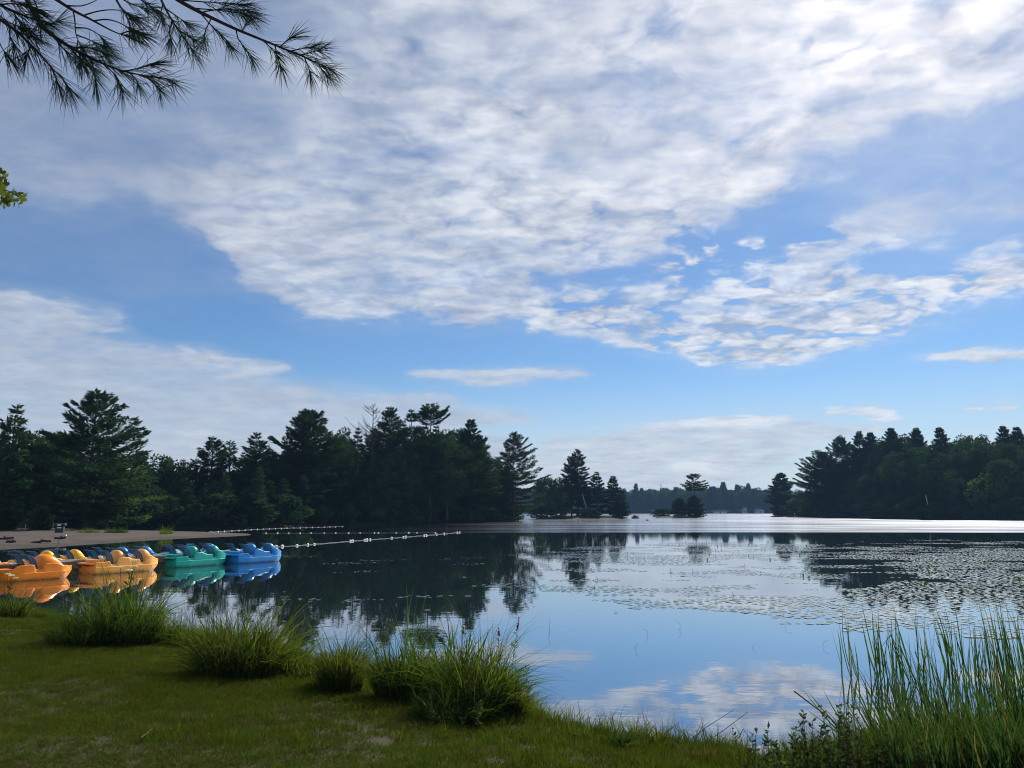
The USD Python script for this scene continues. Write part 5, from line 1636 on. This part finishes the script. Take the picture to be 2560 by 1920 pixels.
# raised pads, buds and thin stems standing out of the water
em = MB()
for x, y in [p for p in pads if p[1] > 20][::40]:
    h = rngL.uniform(0.03, 0.09)
    if rngL.uniform() < 0.5:
        v, f = pad(rngL, rngL.uniform(0.05, 0.10))
        v = v[:, [2, 0, 1]] * [1, 1, 0.7] if rngL.uniform() < 0.5 else v * [1, 0.5, 1] + [0, 0, 0]
        em.add(v + [x, y, h * 0.6], f)
    else:
        em.add(*tube([[x, y, -0.05], [x + rngL.normal() * 0.05, y, h * 2.0]], 0.006, 3, cap=False))
for i in range(14):
    p = at_z(rngL.uniform(1350, 2150), rngL.uniform(1470, 1640))
    h = rngL.uniform(0.05, 0.16)
    em.add(*tube([[p[0], p[1], -0.05], [p[0] + rngL.normal() * 0.03, p[1], h * 0.6], [p[0] + rngL.normal() * 0.06, p[1], h]], 0.002, 3, cap=False))
for i in range(160):
    p = at_z(rngL.uniform(300, 620), rngL.uniform(1540, 1600))
    h = rngL.uniform(0.08, 0.34)
    if sdist(p[None, :2], LAWN)[0] < 0:
        em.add(*tube([[p[0], p[1], -0.05], [p[0] + rngL.normal() * 0.03, p[1], h]], 0.003, 3, cap=False))
top_mesh('water_stems', em.mesh(), REED, 'thin dark stems and curled pads sticking out of the calm water', 'water plants', kind='stuff')

# ------------------------------------------------------------------ the pine overhead and the maple at the left
rngN = np.random.default_rng(3)
NEEDLE = leafy('overhead_needles', (0.045, 0.080, 0.062), (0.095, 0.145, 0.100), 0.50, 3.0)
TWIG = plain('dark_twigs', (0.030, 0.022, 0.024), 0.9, 0.2)
K = 900 / 2212                               # the outlines below were taken from an enlargement of the top left corner


def needles(p, axis, n, L, rng, spread=0.62):
    """Soft bundles of long needles pointing forward along a twig: slim three-sided spikes."""
    d = axis / (np.linalg.norm(axis, axis=1, keepdims=True) + 1e-9)
    r = rng.normal(size=(n, 3))
    r -= d * (r * d).sum(1, keepdims=True)
    r /= np.linalg.norm(r, axis=1, keepdims=True) + 1e-9
    ang = np.abs(rng.normal(size=n) * 0.25 + spread)[:, None]
    nd = d * np.cos(ang) + r * np.sin(ang)
    nd[:, 2] -= 0.16
    nd /= np.linalg.norm(nd, axis=1, keepdims=True)
    ll = L * rng.uniform(0.72, 1.1, n)[:, None]
    a = np.cross(nd, rng.normal(size=(n, 3)))
    a /= np.linalg.norm(a, axis=1, keepdims=True) + 1e-9
    b = np.cross(nd, a)
    w = 0.00105
    mid = p + nd * ll * 0.55 + np.array([0, 0, -1.0]) * (0.01 * ll)
    tip = p + nd * ll + np.array([0, 0, -1.0]) * (0.08 * ll)
    v = np.stack([p + a * w, p - a * w * .5 + b * w * .87, p - a * w * .5 - b * w * .87, mid + a * w, mid - a * w * .5 + b * w * .87, mid - a * w * .5 - b * w * .87, tip], 1).reshape(-1, 3)
    q = np.array([[0, 1, 4], [0, 4, 3], [1, 2, 5], [1, 5, 4], [2, 0, 3], [2, 3, 5], [3, 4, 6], [4, 5, 6], [5, 3, 6]])
    return v, (np.arange(n)[:, None, None] * 7 + q[None]).reshape(-1, 3)


def branch_points(poly, D0, D1, n=24):
    poly = np.array(poly, float) * K
    s = np.concatenate([[0], np.cumsum(np.linalg.norm(np.diff(poly, axis=0), axis=1))])
    t = np.linspace(0, s[-1], n)
    # smooth through the corners
    x, y = np.interp(t, s, poly[:, 0]), np.interp(t, s, poly[:, 1])
    for _ in range(2):
        x[1:-1] = (x[:-2] + 2 * x[1:-1] + x[2:]) / 4
        y[1:-1] = (y[:-2] + 2 * y[1:-1] + y[2:]) / 4
    D = np.linspace(D0, D1, n)
    return np.array([at_y(a, b, d) for a, b, d in zip(x, y, D)])


def needled(lm, pts, start, dens, L=0.118, spread=0.50):
    seg = np.linalg.norm(np.diff(pts, axis=0), axis=1).sum()
    n = int(max(14, seg * (1 - start) * dens))
    u = start + (1 - start) * rngN.uniform(0, 1, n) ** 0.8
    m = len(pts)
    p = np.stack([np.interp(u * (m - 1), np.arange(m), pts[:, i]) for i in range(3)], 1)
    g_ = np.gradient(pts, axis=0)
    ax = np.stack([np.interp(u * (m - 1), np.arange(m), g_[:, i]) for i in range(3)], 1)
    lm.add(*needles(p, ax, n, L, rngN, spread))
    k = 14
    lm.add(*needles(pts[-1:] - g_[-1:] * rngN.uniform(0, 2.0, (k, 1)), np.repeat(g_[-1:], k, 0), k, L, rngN, spread * 0.75))


# (main outline, radius at its start, depth at start and end, needles from, [twigs: (outline, needles from)])
BRANCHES = [
    ('long bough reaching farthest right across the sky', [(1010, -60), (1090, 0), (1180, 50), (1300, 110), (1450, 180), (1600, 240), (1720, 290), (1850, 340), (1950, 390), (2050, 430)], 0.0095, 3.0, 3.15, 0.62, [
        ([(1180, 50), (1330, 62), (1450, 75), (1540, 95)], 0.35), ([(1250, 72), (1380, 52), (1520, 62)], 0.3), ([(1230, 78), (1290, 150), (1370, 220), (1415, 280)], 0.25), ([(1300, 110), (1260, 190), (1255, 240)], 0.4),
        ([(1450, 180), (1462, 240), (1510, 300), (1545, 350)], 0.3), ([(1490, 195), (1500, 165), (1515, 145)], 0.0), ([(1690, 280), (1705, 350), (1725, 410)], 0.15), ([(1720, 290), (1760, 250), (1800, 225)], 0.2), ([(1780, 315), (1850, 300), (1920, 285)], 0.2),
        ([(1850, 340), (1900, 325), (1965, 305)], 0.2), ([(1870, 350), (1890, 400), (1905, 440)], 0.1), ([(1960, 395), (1985, 440), (2010, 470)], 0.1), ([(1600, 240), (1640, 270), (1690, 320)], 0.2), ([(1090, 0), (1230, 10), (1400, 20), (1500, 25)], 0.35)]),
    ('drooping bough left of the longest one', [(970, -60), (990, 0), (1020, 60), (1060, 130), (1100, 190), (1150, 260), (1190, 320)], 0.006, 2.9, 2.85, 0.30, [
        ([(1020, 55), (1080, 95), (1150, 145)], 0.2), ([(1060, 130), (1040, 190), (1050, 240)], 0.3), ([(1100, 190), (1150, 215), (1190, 240)], 0.2), ([(1000, 30), (985, 90), (1000, 130)], 0.3)]),
    ('short thick-needled sprays hanging from above the frame', [(690, -60), (715, 0), (745, 50), (790, 90), (840, 110)], 0.006, 2.8, 2.8, 0.3, [
        ([(760, 0), (820, 30), (890, 50)], 0.0), ([(850, -10), (900, 20), (950, 60)], 0.0), ([(800, 90), (790, 140), (800, 170)], 0.2)]),
    ('bare thin bough with a needled end in the middle of the top left', [(260, -60), (350, 0), (450, 65), (560, 120), (650, 170), (720, 205), (775, 220)], 0.0075, 2.7, 2.8, 0.97, [
        ([(410, 35), (500, 38), (560, 18), (595, 0)], 0.97), ([(520, 92), (600, 68), (680, 58), (750, 64), (790, 90)], 0.8), ([(580, 128), (650, 116), (720, 132), (780, 165), (850, 195)], 0.62), ([(740, 210), (790, 190), (850, 200)], 0.4),
        ([(450, 65), (462, 130), (463, 200), (480, 250), (510, 300)], 0.72), ([(466, 170), (530, 172), (590, 198), (640, 250)], 0.5), ([(470, 215), (540, 240), (620, 280)], 0.3), ([(480, 250), (470, 300), (500, 360)], 0.3)]),
    ('heavy needled bough sweeping right at the left', [(120, -80), (170, 0), (205, 80), (250, 160), (330, 225), (430, 290), (560, 360), (700, 420), (800, 450), (930, 470)], 0.010, 2.6, 2.75, 0.35, [
        ([(560, 360), (578, 430), (590, 510)], 0.25), ([(640, 395), (720, 470), (750, 560)], 0.3), ([(430, 290), (500, 290), (590, 300), (650, 330)], 0.1), ([(330, 225), (380, 290), (440, 350), (500, 400)], 0.1), ([(430, 290), (470, 340), (530, 390)], 0.1),
        ([(760, 440), (850, 420), (940, 395)], 0.2), ([(800, 450), (830, 480), (850, 520)], 0.2), ([(930, 470), (1010, 480), (1060, 500)], 0.0), ([(900, 468), (950, 510), (985, 550)], 0.1), ([(250, 160), (300, 150), (350, 130)], 0.2)]),
    ('lower needled bough ending in a hanging spray at the left', [(-60, 60), (0, 120), (100, 190), (200, 285), (280, 370), (325, 430), (355, 510)], 0.0065, 2.5, 2.6, 0.25, [
        ([(325, 430), (380, 470), (420, 540)], 0.2), ([(200, 285), (180, 300), (170, 330)], 0.2), ([(100, 190), (150, 210), (210, 230)], 0.2), ([(0, 120), (-10, 250), (20, 310), (50, 345)], 0.75), ([(60, 160), (60, 230), (90, 280)], 0.3)]),
    ('crowded needled bough in the top left corner', [(-80, -20), (0, 30), (80, 70), (170, 105), (260, 130)], 0.007, 2.55, 2.6, 0.05, [
        ([(0, 30), (60, 20), (140, 30), (220, 60)], 0.1), ([(80, 70), (110, 120), (160, 170)], 0.1), ([(200, -20), (235, 60), (245, 150)], 0.35), ([(-20, 80), (40, 130), (120, 165)], 0.1), ([(30, -20), (90, 10), (170, 30)], 0.1)]),
]
ROOT = np.array([-4.4, 2.5, 0.42])
pine_t = thing('pine_tree', 'overhanging pine whose long-needled boughs hang into the top left of the photograph', 'pine tree', ROOT)
part(pine_t, 'trunk', tube(np.array([[0, 0, -0.2], [0.02, 0, 3], [0.0, 0.05, 6], [0, 0, 10]]), [0.26, 0.22, 0.17, 0.08], 10), BARK)
LIMB = np.array([[0, 0, 4.4], [1.6, 0.35, 5.0], [3.2, 0.45, 5.25], [4.6, 0.5, 5.3]])
part(pine_t, 'limb', tube(LIMB, [0.10, 0.075, 0.05, 0.02], 8), BARK)
for lab, poly, r0, D0, D1, start, twigs in BRANCHES:
    pts = branch_points(poly, D0, D1)
    tw, nd = MB(), MB()
    j = LIMB[np.argmin(np.linalg.norm(LIMB + ROOT - pts[0], axis=1))] + ROOT
    tw.add(*tube([j, (j + pts[0]) / 2 + [0, 0, 0.1], pts[0]], [r0 * 1.5, r0 * 1.2, r0], 5))
    tw.add(*tube(pts, np.linspace(r0, 0.0018, len(pts)), 6))
    if start < 0.95:
        needled(nd, pts, start, 300)
    else:
        needled(nd, pts, 0.93, 200)
    for poly2, st2 in twigs:
        D = np.interp(poly2[0][0], [p[0] for p in poly], np.linspace(D0, D1, len(poly)))
        p2 = branch_points(poly2, D, D + rngN.uniform(-0.04, 0.04), 14)
        tw.add(*tube(p2, np.linspace(0.0032, 0.0014, 14), 5))
        if st2 < 0.96:
            needled(nd, p2, st2, 310)
    b = part(pine_t, 'bough', (tw.mesh()[0] - ROOT, tw.mesh()[1]), TWIG, lab)
    part(b, 'needles', (nd.mesh()[0] - ROOT, nd.mesh()[1]), NEEDLE)

# maple leaves poking in at the left frame edge
MAPLE = leafy('maple_leaves', (0.050, 0.078, 0.014), (0.095, 0.115, 0.024), 0.40, 5.0)
outline = np.array([(0, -0.05), (0.10, 0.02), (0.30, -0.06), (0.26, 0.06), (0.52, 0.10), (0.42, 0.20), (0.58, 0.34), (0.40, 0.36), (0.44, 0.50), (0.22, 0.42), (0.20, 0.58), (0.24, 0.80), (0.12, 0.74), (0.0, 1.0)])
outline = np.vstack([outline, outline[-2:0:-1] * [-1, 1]])


def maple_leaf(rng, size):
    import shapely
    v2 = outline * size
    tri = trimesh.creation.triangulate_polygon(shapely.Polygon(v2), engine='earcut')
    v = np.column_stack([tri[0], np.zeros(len(tri[0]))])
    v[:, 2] = -0.6 * np.abs(v[:, 0]) ** 1.3 - 1.2 * np.maximum(v[:, 1], 0) ** 2 / size * 0.3
    return v, np.array(tri[1])


MD = 7.0
mroot = np.array([-6.4, 7.2, 0.4])
maple = thing('maple_tree', 'maple whose yellow-green leaves poke in at the left frame edge', 'maple tree', mroot)
part(maple, 'trunk', tube([[0, 0, -0.2], [0.05, 0, 2.5], [0.0, 0, 5.0], [0, 0, 7]], [0.14, 0.12, 0.09, 0.04], 8), BARK)
tip = at_y(48, 492, MD)
start = mroot + [0, 0, 4.7]
q = np.linspace(0, 1, 8)
br = start + (tip - start) * q[:, None] + np.array([0, 0, 0.25]) * (4 * q * (1 - q))[:, None]
part(maple, 'branch', tube(br - mroot, np.linspace(0.03, 0.003, 8), 6), BARK)
LEAVES = [(4, 428), (12, 440), (2, 446), (14, 458), (4, 466), (-8, 436), (-10, 460), (6, 482), (20, 484), (34, 482), (46, 486), (58, 494), (54, 504), (40, 500), (28, 498), (14, 500), (2, 506), (36, 510), (46, 512), (10, 514), (-10, 490), (-12, 515), (-4, 525), (22, 508), (-30, 450), (-35, 500), (-50, 470), (-26, 520)]
rm = np.random.default_rng(12)
for lx, ly in LEAVES:
    v, f = maple_leaf(rm, rm.uniform(0.075, 0.105))
    Rm = trimesh.transformations.euler_matrix(rm.uniform(0.7, 2.2), rm.normal() * 0.5, rm.uniform(-2.6, 0.2))[:3, :3]
    p = at_y(lx, ly, MD + rm.uniform(-0.15, 0.15))
    v = v @ Rm.T
    part(maple, 'leaf', (v - v.mean(0) + p - mroot, f), MAPLE)
